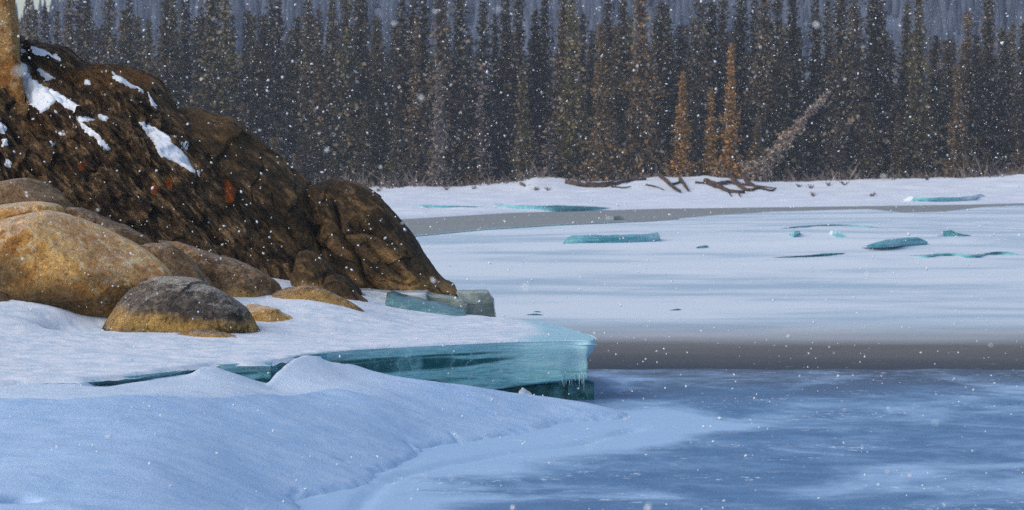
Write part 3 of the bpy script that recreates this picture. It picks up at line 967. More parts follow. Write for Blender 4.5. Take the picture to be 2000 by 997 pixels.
# ------------------------------------------------------------------ rocks
def lobe(outline, Yc, df, db, center, lean=0.0, nth=300, nr=110, p=2.2, q=2.0, seed=0, amp=0.05, freq=1.2, strat=None, fine=0.012, z_ref=1.0, creases=(), facets=0, terr=0.0, blocks=None):
    """a rock mass: an outline seen from the river, swelling df metres towards it and db metres behind"""
    C = at(center[0], center[1], Yc)
    B = np.array([at(a, b, Yc) for a, b in outline])
    B = spline(B[:, [0, 2]], nth, closed=True)
    c = np.array([C[0], C[2]])
    rf = np.linspace(0.0, 1, nr) ** 0.85
    nb = max(12, nr // 4)
    rb = np.linspace(1, 0.0, nb)[1:]
    R = np.concatenate([rf, rb])
    side = np.concatenate([-np.ones(nr) * df, np.ones(nb - 1) * db])
    th, rr = np.meshgrid(np.arange(nth), np.arange(len(R)), indexing='ij')
    XZ = c + R[rr][..., None] * (B[th] - c)
    Y = Yc + side[rr] * (1 - np.clip(R[rr], 0, 1) ** p) ** (1 / q) + lean * (XZ[..., 1] - z_ref)
    V = np.stack([XZ[..., 0], Y, XZ[..., 1]], -1).reshape(-1, 3)
    F = grid_faces(nth, len(R), wrap=True)
    me = make_mesh("rock", V, F)
    V = co_of(me); N = no_of(me)
    d = amp * fbm(V * freq + seed * 9.1, 4)
    d += amp * 0.45 * ridged(V * freq * 1.7 + seed * 3.3, 3)
    if strat:
        ang, sc, am = strat
        ca, sa = math.cos(ang), math.sin(ang)
        U = np.column_stack([V[:, 0] * ca - V[:, 2] * sa, V[:, 1], V[:, 0] * sa + V[:, 2] * ca])   # axis 0 along the strata
        d += am * ridged(U * [0.5 * sc, 1.0 * sc, 2.6 * sc] + seed, 4)
        if terr:
            qn = fbm(U * [0.35 * sc, 0.6 * sc, 1.5 * sc] + seed * 2.7, 4) * 2.6
            fl_ = np.floor(qn)
            d += terr * (fl_ + sstep(0.62, 1.0, qn - fl_)) / 2.6
    if blocks:
        nbk, am_, tilt_, rot_ = blocks
        ca, sa = math.cos(rot_), math.sin(rot_)
        W = V + 0.10 * np.column_stack([fbm(V * 2.0 + 1, 3), fbm(V * 2.0 + 5, 3), fbm(V * 2.0 + 9, 3)])
        W = np.column_stack([(W[:, 0] * ca - W[:, 2] * sa) * 0.55, W[:, 1] * 0.8, (W[:, 0] * sa + W[:, 2] * ca) * 1.25])
        rsb = np.random.default_rng(seed + 77)
        front_i = np.tile(R, nth) < 0.999
        sd = W[rsb.choice(len(W), nbk, replace=False)]
        offs = rsb.normal(size=nbk) * am_
        tl = rsb.normal(size=(nbk, 3)) * tilt_
        near = np.empty(len(W), int)
        for k0 in range(0, len(W), 20000):
            near[k0:k0 + 20000] = ((W[k0:k0 + 20000, None] - sd[None]) ** 2).sum(2).argmin(1)
        d += offs[near] + ((W - sd[near]) * tl[near]).sum(1)
    d += fine * fbm(V * 9 + seed, 3)
    if creases:
        pp = proj(V)
        wob_ = 5.0 * np.column_stack([fbm(V * 2.2 + 3, 3), fbm(V * 2.2 + 8, 3)])
        for line, wd, dep in creases:
            dl = dist_line(pp + wob_, np.array(line, float))
            d -= dep * np.exp(-dl / wd)
    rim = 1.0 - 0.75 * sstep(0.82, 1.0, np.tile(R, nth))
    V = V + N * (d * rim)[:, None]
    if facets:
        rsf = np.random.default_rng(seed * 13 + 1)
        cc = V.mean(0); ext = V.max(0) - V.min(0)
        for _ in range(facets):
            nn = np.array([rsf.normal() * 0.8, -abs(rsf.normal()) - 0.35, rsf.normal() * 0.6 + 0.25]) / ext
            nn /= np.linalg.norm(nn)
            hgt = (V - cc) @ nn
            lim = hgt.max() * rsf.uniform(0.72, 0.90)
            V = V - nn * (0.85 * np.maximum(hgt - lim, 0))[:, None]
    # the poles stay single points
    V = V.reshape(nth, len(R), 3)
    V[:, 0] = V[:, 0].mean(0); V[:, -1] = V[:, -1].mean(0)
    set_co(me, V.reshape(-1, 3))
    return me, F

STR = math.radians(42)
rock_main = mat_rock("banded_outcrop_rock", (0.045, 0.028, 0.015), (0.16, 0.096, 0.045), (0.46, 0.30, 0.15), (0.5, 1.2, 2.0), math.radians(50), 1.3, 1.0, lichen=True, bumps=1.2, cracks=0.4)
M["pillar"] = mat_rock("stained_concrete_rock", (0.42, 0.17, 0.035), (0.62, 0.36, 0.13), (0.74, 0.52, 0.26), (1, 1, 1), 0, 1.3, 0.5, bumps=0.8)
rock_dome = mat_rock("smooth_brown_outcrop_rock", (0.040, 0.026, 0.012), (0.10, 0.062, 0.027), (0.19, 0.118, 0.052), (0.5, 1.0, 1.7), STR, 0.75, 0.6, cracks=0.25, stain=(0.46, 0.27, 0.10), bumps=0.7)

outcrop = thing("rock_outcrop", "big dark brown banded rock outcrop with snow streaks and orange lichen", "rock", at(200, 600, 42))
main_outline = [(-420, 40), (-250, 55), (-100, 72), (0, 84), (60, 93), (105, 99), (138, 121), (200, 124), (247, 127), (290, 148), (303, 170), (318, 208), (350, 232), (400, 285), (470, 362), (540, 452), (590, 530), (635, 600), (600, 680), (300, 700), (0, 690), (-300, 680), (-480, 400)]
me, F = lobe(main_outline, 42.2, 1.7, 2.0, (120, 430), lean=0.42, nth=720, nr=270, seed=1, amp=0.09, freq=0.8, strat=(math.radians(48), 1.5, 0.05), fine=0.018, terr=0.14, blocks=(190, 0.04, 0.28, math.radians(50)))
V = co_of(me)
px = proj(V)
lich = np.full(len(V), 0.0)
for (a, b, r1, r2) in ((450, 365, 14, 34), (440, 335, 12, 12), (515, 395, 16, 24), (490, 390, 14, 24), (478, 350, 14, 16), (160, 325, 8, 10), (300, 370, 8, 14), (330, 360, 7, 12)):
    lich = np.maximum(lich, 0.95 * np.exp(-(((px[:, 0] - a) / r1) ** 2 + ((px[:, 1] - b) / r2) ** 2)))
attr(me, "lichen", lich)
och = np.exp(-((px[:, 0] - 190) / 90) ** 2 - ((px[:, 1] - 150) / 32) ** 2) + 0.8 * np.exp(-((px[:, 0] - 70) / 60) ** 2 - ((px[:, 1] - 245) / 36) ** 2) + 0.8 * np.exp(-((px[:, 0] - 270) / 40) ** 2 - ((px[:, 1] - 160) / 30) ** 2) + 0.5 * np.exp(-((px[:, 0] - 560) / 60) ** 2 - ((px[:, 1] - 560) / 25) ** 2)
attr(me, "ochre", och)
face = keep(obj("rock_face", me, rock_main), outcrop)
FACE = BVHTree.FromPolygons([tuple(v) for v in V], [tuple(map(int, f)) for f in F])

# snow lying in the hollows of the face
N = no_of(me)
patches = [
    [(30, 86), (60, 92), (98, 104), (106, 113), (85, 116), (60, 110), (45, 100), (34, 100)],
    [(36, 118), (50, 128), (58, 150), (92, 172), (112, 196), (94, 212), (76, 224), (62, 217), (52, 196), (44, 168)],
    [(84, 163), (106, 178), (140, 200), (180, 222), (152, 224), (122, 208), (108, 196)],
    [(138, 220), (168, 230), (184, 236), (160, 240), (192, 262), (217, 292), (204, 294), (182, 266), (150, 238)],
    [(270, 240), (286, 248), (304, 250), (330, 272), (362, 300), (380, 336), (346, 320), (316, 302), (296, 272)],
    [(217, 138), (228, 148), (246, 156), (268, 174), (256, 173), (234, 158), (222, 152)],
    [(102, 104), (112, 108), (120, 118), (114, 122), (106, 114)],
    [(66, 126), (84, 138), (104, 156), (96, 160), (80, 146)],
    [(374, 302), (384, 312), (398, 346), (390, 344), (380, 322)],
    [(352, 280), (366, 278), (364, 292), (354, 292)],
    [(-30, 236), (4, 240), (13, 250), (8, 262), (-30, 264)],
    [(4, 272), (14, 272), (14, 284), (5, 286)],
    [(190, 224), (212, 230), (204, 236)], [(110, 256), (124, 264), (116, 264)], [(164, 152), (176, 158), (178, 168), (168, 164)],
    [(98, 276), (107, 282), (102, 286)], [(12, 312), (22, 318), (20, 326), (12, 322)], [(288, 178), (306, 214), (296, 206)], [(262, 166), (282, 178), (280, 184)],
]
ca_, sa_ = math.cos(STR), math.sin(STR)
nzv = fbm(np.column_stack([(V[:, 0] * ca_ - V[:, 2] * sa_) * 2.0, V[:, 1] * 3, (V[:, 0] * sa_ + V[:, 2] * ca_) * 8.0]), 4)
front_side = np.tile(np.arange(len(V) // 720) < 270, 720)
for poly in patches:
    sdv = poly_sd(px, poly) + 1.0 + 4.0 * nzv + 2.5 * fbm(V * 16, 2)
    sel = (sdv > -3.0) & front_side & (np.abs(px[:, 0] - np.mean(poly, 0)[0]) < 160)
    fs = F[sel[F].all(axis=1)]
    if len(fs) == 0:
        continue
    # every separate patch is a piece of its own
    lab_ = {}
    def find(a_):
        while lab_[a_] != a_:
            lab_[a_] = lab_[lab_[a_]]; a_ = lab_[a_]
        return a_
    for f in fs:
        for v_ in f:
            lab_.setdefault(int(v_), int(v_))
        r0 = find(int(f[0]))
        for v_ in f[1:]:
            lab_[find(int(v_))] = r0
    roots = np.array([find(int(f[0])) for f in fs])
    for r0 in np.unique(roots):
        fq = fs[roots == r0]
        if len(fq) < 25:
            continue
        used, inv = np.unique(fq, return_inverse=True)
        off = -0.025 + 0.055 * sstep(-3, 4.0, sdv[used])
        pv = V[used] + np.array([0.0, -0.7, 0.7]) * off[:, None]
        keep(obj("snow_patch", make_mesh("snow_patch", pv, inv.reshape(fq.shape)), M["snow"]), outcrop)

ridge_outline = [(300, 250), (322, 222), (345, 214), (380, 214), (415, 226), (448, 231), (490, 266), (540, 305), (580, 345), (606, 368), (628, 430), (650, 540), (640, 640), (520, 640), (420, 560), (340, 400)]
def dome(outline, Yc, df, db, c, seed, stain=None, nth=360, nr=120, amp=0.05, lean=0.25, strat=(STR, 1.1, 0.035), name="rock_lobe", p=2.2, fine=0.012, creases=(), terr=0.05, blocks=(16, 0.014, 0.10, math.radians(45))):
    me, F = lobe(outline, Yc, df, db, c, lean=lean, nth=nth, nr=nr, seed=seed, amp=amp, freq=0.9, strat=strat, fine=fine, p=p, creases=creases, terr=terr, blocks=blocks)
    v = co_of(me)
    pp = proj(v)
    st = np.zeros(len(v))
    for (a, b, r1, r2, w) in stain or ():
        st = np.maximum(st, w * np.exp(-((pp[:, 0] - a) / r1) ** 2 - ((pp[:, 1] - b) / r2) ** 2))
    attr(me, "stain", st)
    return keep(obj(name, me, rock_dome), outcrop)

CREASES = [([(603, 372), (610, 410), (622, 440), (612, 470), (640, 500), (660, 560)], 7, 0.20), ([(652, 396), (664, 430), (668, 462), (694, 500), (712, 540), (740, 578)], 8, 0.24), ([(690, 436), (730, 452), (772, 486), (812, 520), (850, 552), (892, 588)], 6, 0.18),
           ([(664, 455), (700, 448)], 5, 0.10), ([(720, 480), (760, 520), (790, 545)], 5, 0.10), ([(856, 552), (866, 575), (872, 596)], 4, 0.08), ([(700, 505), (760, 548), (800, 556)], 5, 0.08)]
dome(ridge_outline, 43.0, 1.2, 1.5, (490, 430), 2, [(560, 470, 60, 50, 0.4)], nth=460, nr=160, creases=[([(560, 330), (600, 420), (640, 520)], 6, 0.08), ([(480, 300), (540, 400), (590, 500)], 6, 0.06)])
dome([(596, 372), (618, 361), (650, 353), (692, 359), (732, 382), (770, 420), (808, 466), (832, 505), (858, 540), (884, 564), (899, 586), (850, 615), (760, 625), (680, 610), (630, 520), (606, 430)], 42.8, 1.0, 1.6, (720, 500), 3,
     [(800, 560, 70, 26, 1.0), (870, 570, 30, 22, 0.9), (700, 420, 30, 40, 0.25), (640, 420, 25, 30, 0.3), (760, 500, 40, 20, 0.5), (690, 540, 20, 40, 0.5)], nth=560, nr=200, creases=CREASES)
# the sharp ribs stepping down to the ice
dome([(580, 500), (612, 492), (650, 530), (672, 570), (660, 600), (610, 602), (575, 560)], 41.0, 0.5, 0.8, (620, 555), 7, [(600, 570, 50, 22, 0.9)], nth=240, nr=70, amp=0.05, strat=(math.radians(58), 2.2, 0.05))
dome([(640, 540), (668, 548), (700, 576), (728, 598), (736, 612), (700, 622), (664, 606), (640, 580)], 40.6, 0.35, 0.6, (684, 588), 8, [(700, 600, 50, 20, 0.7)], nth=220, nr=60, amp=0.04, strat=(math.radians(58), 2.6, 0.045))

# boulders
tanrock = mat_rock("tan_boulder_granite", (0.46, 0.205, 0.042), (0.72, 0.43, 0.14), (0.84, 0.66, 0.36), (1, 1, 1), 0, 1.2, 0.35, frost=0.55, frost_z=0.58, stain=(0.060, 0.040, 0.017), bumps=0.6)
darkrock = mat_rock("dark_frosted_boulder", (0.045, 0.036, 0.030), (0.12, 0.10, 0.085), (0.26, 0.21, 0.16), (1, 1, 1), 0, 1.6, 0.6, frost=0.7, frost_z=0.58, stain=(0.66, 0.40, 0.11), bumps=0.7, stain_hi=0.95)
brownrock = mat_rock("brown_frosted_boulder", (0.14, 0.078, 0.038), (0.30, 0.185, 0.095), (0.46, 0.33, 0.20), (1, 1, 1), 0, 1.5, 0.5, frost=0.6, frost_z=0.74, stain=(0.62, 0.38, 0.12), bumps=0.7, stain_hi=1.0)

def boulder(outline, Yc, df, db, c, seed, mat, label, stain=(), amp=0.03, nth=260, nr=90, p=2.4, lean=0.0, fine=0.012, facets=9, creases=()):
    me, F = lobe(outline, Yc, df, db, c, lean=lean, nth=nth, nr=nr, seed=seed, amp=amp, freq=1.4, fine=fine, p=p, facets=facets, creases=creases, blocks=(26, 0.010, 0.07, 0.6))
    v = co_of(me)
    pp = proj(v)
    st = np.zeros(len(v))
    for (a, b, r1, r2, w) in stain:
        st = np.maximum(st, w * np.exp(-((pp[:, 0] - a) / r1) ** 2 - ((pp[:, 1] - b) / r2) ** 2))
    attr(me, "stain", st)
    o = obj("boulder", me, mat)
    base = at(c[0], max(b for _, b in outline), Yc)
    v = v - base
    set_co(me, v)
    o.location = Vector(base)
    return tag(o, label, "boulder", "boulders at the foot of the outcrop")

boulder([(-110, 500), (-50, 455), (0, 430), (60, 414), (110, 416), (180, 437), (250, 472), (305, 506), (340, 545), (338, 600), (290, 650), (150, 680), (0, 680), (-100, 620)], 37.4, 1.25, 1.3, (110, 560), 11, tanrock,
        "largest tan boulder, frosted on top, dark brown below, left of the frosted dark boulder", [(70, 595, 200, 55, 1.0), (0, 545, 70, 70, 0.9), (330, 580, 60, 32, 0.9), (190, 550, 70, 30, 0.7)], nth=420, nr=150, amp=0.05, creases=[([(60, 440), (80, 480), (130, 520)], 5, 0.03), ([(110, 500), (130, 480), (150, 470)], 4, 0.04)])
boulder([(196, 668), (206, 625), (222, 595), (250, 568), (288, 549), (312, 543), (368, 547), (420, 562), (466, 590), (490, 614), (510, 665), (470, 690), (350, 690), (240, 685)], 36.0, 0.62, 0.8, (355, 620), 12, darkrock,
        "dark boulder dusted with frost, tan band at its foot, sunk in the snow", [(290, 632, 75, 20, 1.0), (370, 640, 120, 14, 0.95), (230, 625, 26, 30, 0.8), (492, 640, 16, 24, 0.8)], nth=340, nr=120, creases=[([(322, 580), (304, 600), (296, 616), (280, 640)], 6, 0.07)])
boulder([(322, 657), (350, 649), (395, 643), (430, 648), (480, 668), (440, 676), (360, 672)], 35.15, 0.22, 0.5, (400, 662), 13, brownrock,
        "low flat stone barely showing above the snow before the dark boulder", [(400, 660, 90, 12, 0.9)], nth=160, nr=50, amp=0.015)
boulder([(-60, 385), (-20, 362), (40, 349), (78, 351), (112, 370), (130, 388), (150, 408), (140, 450), (40, 460), (-60, 450)], 39.6, 0.7, 0.9, (40, 410), 14, brownrock,
        "purplish brown boulder with a pale vein, topmost of the pile at the left edge", [], nth=240, nr=80)
boulder([(-60, 420), (-10, 403), (50, 394), (100, 396), (128, 412), (126, 450), (40, 470), (-60, 460)], 38.7, 0.6, 0.8, (40, 430), 15, tanrock,
        "tan boulder wedged between the largest boulder and the topmost one", [(60, 440, 90, 16, 0.6)], nth=220, nr=70)
boulder([(128, 416), (146, 404), (178, 414), (220, 434), (262, 452), (296, 474), (300, 510), (230, 530), (160, 480)], 39.0, 0.6, 0.8, (215, 465), 16, brownrock,
        "long brown boulder showing behind the crest of the largest boulder", [(240, 470, 60, 20, 0.4)], nth=220, nr=70)
boulder([(262, 492), (280, 478), (310, 475), (340, 484), (372, 508), (400, 540), (432, 580), (410, 640), (340, 640), (290, 560)], 38.0, 0.6, 0.8, (340, 550), 17, brownrock,
        "grey brown frosted boulder between the largest boulder and the long dark one", [], nth=240, nr=80)
boulder([(296, 474), (322, 467), (360, 476), (410, 494), (470, 514), (524, 540), (550, 566), (540, 610), (450, 620), (370, 560)], 39.0, 0.6, 0.9, (430, 545), 18, brownrock,
        "long dark brown boulder running down along the foot of the outcrop", [(470, 580, 50, 16, 0.9)], nth=260, nr=80)
boulder([(474, 598), (500, 580), (540, 562), (580, 556), (628, 564), (676, 586), (712, 608), (748, 632), (720, 650), (600, 655), (500, 640)], 38.6, 0.40, 0.9, (600, 606), 19, brownrock,
        "low tan ridge of stone arching out of the snow at the outcrop foot", [(600, 600, 160, 40, 1.0)], nth=300, nr=80)
boulder([(468, 600), (500, 596), (540, 604), (590, 632), (570, 650), (480, 650)], 37.2, 0.35, 0.6, (520, 622), 20, tanrock,
        "small pale tan stone right behind the dark frosted boulder", [], nth=180, nr=50)
boulder([(-60, 580), (-20, 566), (6, 570), (17, 582), (20, 600), (-20, 620), (-60, 610)], 36.3, 0.25, 0.4, (-16, 590), 21, brownrock,
        "tiny pinkish stone at the left edge on the snow", [], nth=120, nr=40)

# ------------------------------------------------------------------ ice slabs stranded by the outcrop
def ice_piece(name, corners, Y, thick, mat, label, cat="ice block", ztilt=0.0, sub=14, seed=0, group=None, bev=0.02):
    """a broken slab: its camera-side face given by the corners seen in the photograph, thick metres deep"""
    P = np.array([at(a, b, Y + dy) for a, b, dy in corners])          # loop of the front face
    c = P.mean(0)
    n = len(P)
    loop = []
    for k in range(n):
        for t in np.linspace(0, 1, sub, endpoint=False):
            loop.append(P[k] + (P[(k + 1) % n] - P[k]) * t)
    loop = np.array(loop)
    m = len(loop)
    rows = []
    for f in (0.0, 0.3, 0.6, 0.85, 0.97):
        rows.append(c + (loop - c) * f)
    rows.append(loop + [0, 0.015, 0])
    for d in (0.1, 0.35, 0.65, 1.0):
        rows.append(loop + [0, thick * d, ztilt * d])
    back_c = c + [0, thick, ztilt]
    rows.append(back_c + (loop - c) * 0.5); rows.append(np.repeat(back_c[None], m, 0))
    V = np.stack(rows, 1).reshape(-1, 3)
    V += 0.016 * np.column_stack([fbm(V * 4 + seed, 3), fbm(V * 4 + seed + 5, 3), fbm(V * 4 + seed + 9, 3)])
    V -= c
    o = obj(name, make_mesh(name, V, grid_faces(m, len(rows), wrap=True)), mat)
    o.location = Vector(c)
    for p in o.data.polygons:
        p.use_smooth = True
    return tag(o, label, cat, group)

G = "ice blocks stranded at the outcrop"
ice_piece("ice_block", [(832, 594, 0), (832, 574, 0), (905, 588, -0.1), (912, 600, -0.1), (914, 640, -0.1), (832, 625, 0)], 41.2, 0.8, M["grey_ice"], "murky grey green ice block under the tip of the rock dome", group=G, seed=1)
ice_piece("ice_block", [(900, 590, 0), (892, 571, 0.2), (930, 571, 0.25), (953, 572, 0.3), (963, 590, 0.3), (970, 632, 0.3), (908, 640, 0)], 41.2, 0.7, M["grey_ice"], "ragged grey green ice block standing at the open end of the shelf", group=G, seed=2)
ice_piece("ice_block", [(690, 566, 0.3), (760, 572, 0.1), (832, 572, -0.1), (836, 600, -0.1), (770, 612, -0.1), (690, 612, 0.2)], 40.95, 0.9, M["pale_ice"], "pale grey ice slab lying along the foot of the dome", group=G, seed=3)
ice_piece("ice_plate", [(756, 612, 0), (753, 590, 0), (766, 587, 0), (850, 606, -0.1), (908, 622, -0.2), (906, 630, -0.2), (830, 626, -0.1)], 40.4, 0.5, M["teal_plate"], "dark teal tilted ice plate resting in front of the pale slab", "ice plate", ztilt=0.10, group=G, seed=4)
ice_piece("ice_block", [(726, 630, 0), (726, 612, 0), (760, 605, 0), (782, 612, 0), (792, 622, 0), (780, 632, 0)], 39.9, 0.4, M["pale_ice"], "small glassy ice lump left of the teal ice plate", group=G, seed=6)
tip = on(1022, 768, 0)
ice_piece("ice_chunk", [(1012, 776, 0), (1014, 766, 0.03), (1021, 758, 0), (1027, 762, 0), (1036, 767, 0.02), (1044, 776, 0)], 34.15, 0.15, M["pale_ice"], "small white ice chunk lying under the overhang of the ice shelf", "ice chunk", seed=7)

# ------------------------------------------------------------------ ice floes frozen into the far river
def floe(pts, thick_px, depth, label, surf, taper=0.25, group="ice plates frozen into the far river", mat="teal_ice", seed=0, back_drop=0.06, lift=0.0, heights=None):
    """pts: the waterline of its front face in the photograph; the snow-covered top slopes away behind"""
    p0 = on(pts[len(pts) // 2][0], pts[len(pts) // 2][1], 0.08)
    surf = surf if surf < 0 else (bank_h(p0[0], p0[1]) if p0[1] > line_y(ch_far, p0[0]) else river_h(p0[0], p0[1])) - 0.01
    B = np.array([on(a, b, surf) for a, b in pts])
    n = 60
    L = spline(B[:, :2], n)
    s = np.linspace(0, 1, n)
    mpp = L[:, 1] / FPX
    prof = np.minimum(1, np.minimum(s, 1 - s) / max(taper, 1e-3)) ** 0.7 if taper > 0 else np.ones(n)
    if heights: prof = np.interp(s, np.linspace(0, 1, len(heights)), heights)
    th = thick_px * mpp * (0.10 + 0.90 * prof) * (1 + 0.10 * fbm(np.column_stack([s * 9 + seed, s * 0, s * 0]), 3))
    jag = 0.006 * L[:, 1] * 0.1 * fbm(np.column_stack([s * 14 + seed, s * 0 + 3, s * 0]), 3)
    z0 = surf - 0.05
    rows_f = [np.column_stack([L[:, 0], L[:, 1] + jag + 0.12 * (1 - k), z0 + (th + 0.05 + lift) * k]) for k in (0, 0.35, 0.7, 1.0)]
    rows_t = [np.column_stack([L[:, 0], L[:, 1] + jag + depth * k, z0 + 0.05 + lift + th * (1 - k) - back_drop * k]) for k in (0.0, 0.3, 0.65, 1.0)]
    root = thing("ice_floe", label, "ice floe", (L[:, 0].mean(), L[:, 1].mean(), surf), group)
    a = make_mesh("ice_edge", np.stack(rows_f, 1).reshape(-1, 3), grid_faces(n, 4))
    b = make_mesh("snow_top", np.stack([r + [0, 0, 0.004] for r in rows_t], 1).reshape(-1, 3), grid_faces(n, 4))
    c = np.stack([rows_f[0], rows_t[-1]], 1).reshape(-1, 3)
    keep(obj("ice_edge", a, M[mat]), root)
    keep(obj("snow_top", b, M["snow"]), root)
    return root

floe([(1100, 477), (1130, 477.5), (1200, 476.5), (1255, 475), (1290, 471)], 17, 2.5, "long low teal ice block lying alone in the middle of the river", 0.14, taper=0.06)
floe([(1842, 470), (1870, 471), (1920, 471), (1962, 471)], 20, 2.5, "dark teal wedge of ice tapering to the right near the right edge", 0.2, taper=0.0, mat="clear_ice", heights=(0.9, 1.0, 0.6, 0.35, 0.15, 0.0))
floe([(1694, 481), (1730, 481), (1770, 477), (1812, 475)], 12, 2.0, "blue grey ice plate just left of the dark wedge", 0.2, taper=0.15)
floe([(1510, 504), (1570, 503), (1620, 500), (1655, 496)], 5, 1.6, "thin dark ice ledge in the middle ground below the curved ice rim", 0.15, taper=0.45, mat="clear_ice")
floe([(1765, 502), (1810, 505), (1860, 503), (1905, 506), (1950, 500), (2010, 505)], 8, 1.6, "ragged low ice ledge below the dark wedge at the right", 0.15, taper=0.2)
floe([(1542, 459), (1553, 460), (1564, 458)], 8, 1.0, "small upright ice flake, left one under the curved ice rim", 0.25, taper=0.2)
floe([(1620, 458), (1632, 461), (1652, 463)], 8, 1.0, "hooked ice flake, right one under the curved ice rim", 0.25, taper=0.2)
floe([(1480, 457), (1540, 448), (1620, 443), (1700, 446), (1760, 454)], 4, 2.0, "long curved teal ice rim arching over two small flakes", 0.3, taper=0.4)
floe([(1360, 484), (1372, 484), (1384, 483)], 4, 0.6, "tiny teal ice chip right of the long low ice block", 0.14, taper=0.3)
floe([(1026, 617), (1045, 617.5), (1062, 617)], 4, 0.4, "small dark ice chip lying on the river behind the shelf, larger of two", 0.035, taper=0.4)
floe([(1040, 611), (1050, 611.5), (1058, 611)], 3, 0.3, "smallest dark ice chip just behind the larger chip behind the shelf", 0.035, taper=0.4)
floe([(1306, 608), (1320, 608), (1332, 607)], 4, 0.4, "lone dark ice chip on the pale river right of the shelf", 0.035, taper=0.4)
floe([(805, 404), (870, 407), (960, 406)], 5, 3, "thin blue ice ledge nearest the outcrop on the far shore", 0.12, taper=0.4)
floe([(960, 404), (990, 411), (1060, 413), (1130, 412), (1200, 409)], 11, 4, "wide stepped blue ice plate on the far shore before the mound", 0.12, taper=0.3)
floe([(880, 418), (930, 416), (980, 411)], 4, 2, "slim ice ledge below the wide stepped plate on the far shore", 0.10, taper=0.45)
floe([(1180, 428), (1200, 430), (1218, 428)], 7, 1.5, "small white floe stranded in the grey slush channel", -0.02, taper=0.3, mat="pale_ice")
floe([(1300, 404), (1350, 405), (1400, 403)], 4, 2, "faint blue ice ledge on the far shore below the driftwood", 0.12, taper=0.45)
floe([(1766, 393), (1790, 398), (1850, 398), (1890, 396), (1928, 388)], 12, 4, "broad dark rimmed ice plate on the far shore at the right", 0.2, taper=0.2)
floe([(1390, 402), (1440, 404), (1480, 403)], 4, 2, "faint pale ice ledge right of the far shore driftwood", 0.12, taper=0.45)

# ------------------------------------------------------------------ pillar and block at the top left
hit = FACE.ray_cast(Vector((0, 0, CAM_H)), Vector(ray(20, 214)).normalized())
Yp = (hit[0].y if hit[0] else 42.0) + 0.08
pr = [(14, -60), (17, 0), (20, 25), (24, 50), (26, 72), (30, 95), (36, 130), (42, 165), (47, 190), (51, 212), (52, 224), (53, 245)]
pl = [(-150 - k * 3, y) for k, (_, y) in enumerate(pr)]
V = []
ns = 14
for (xr, y), (xl, _) in zip(pr, pl):
    a, b = at(xl, y, Yp), at(xr, y, Yp)
    ring = []
    for t in np.linspace(0, 1, ns):
        ring.append(a + (b - a) * t)
    for t in np.linspace(0, 1, ns)[1:]:
        ring.append(b + np.array([-0.12 * t, 1.3 * t, 0]))
    for t in np.linspace(0, 1, ns)[1:]:
        ring.append(b + np.array([-0.12, 1.3, 0]) + (a - b) * t)
    V.append(ring)
V = np.array(V)
V = np.stack([spline(V[:, k], 90) for k in range(V.shape[1])], 0)      # ring point major
nr_, nv_ = V.shape[:2]
V = V.reshape(-1, 3)
V += 0.02 * np.column_stack([fbm(V * 3, 4), fbm(V * 3 + 4, 4), fbm(V * 3 + 8, 3) * 0.3])
pil = thing("pillar", "weathered rusty tan concrete pillar standing on the outcrop at the left edge", "pillar", at(-40, 214, Yp))
sh = keep(obj("shaft", make_mesh("shaft", V, grid_faces(nr_, nv_, wrap=True)[:, ::-1]), M["pillar"]), pil)
V2 = []
for (dx, y) in ((0, 196), (3, 200), (4, 207), (4, 214), (2, 221), (-2, 232)):
    a, b = at(-190, y, Yp - 0.03), at(49 + dx, y, Yp - 0.03)
    V2.append([a + (b - a) * t for t in np.linspace(0, 1, 40)] + [b + np.array([0, 1.3 * t, 0]) for t in np.linspace(0, 1, 10)[1:]])
V2 = np.array(V2).transpose(1, 0, 2)
n1_, n2_ = V2.shape[:2]
V2 = V2.reshape(-1, 3)
V2 += 0.05 * np.column_stack([fbm(V2 * 5, 4), fbm(V2 * 5 + 4, 4), fbm(V2 * 5 + 8, 3)])
keep(obj("footing", make_mesh("footing", V2, grid_faces(n1_, n2_)[:, ::-1]), M["pillar"]), pil)

bl = ice_piece("timber_block", [(22, 86, 0), (22, 69, 0), (40, 69.5, 0), (40, 84, 0)], Yp + 1.2, 0.3, M["brownblock"], "small square brown block sticking out behind the pillar", "block", seed=3)

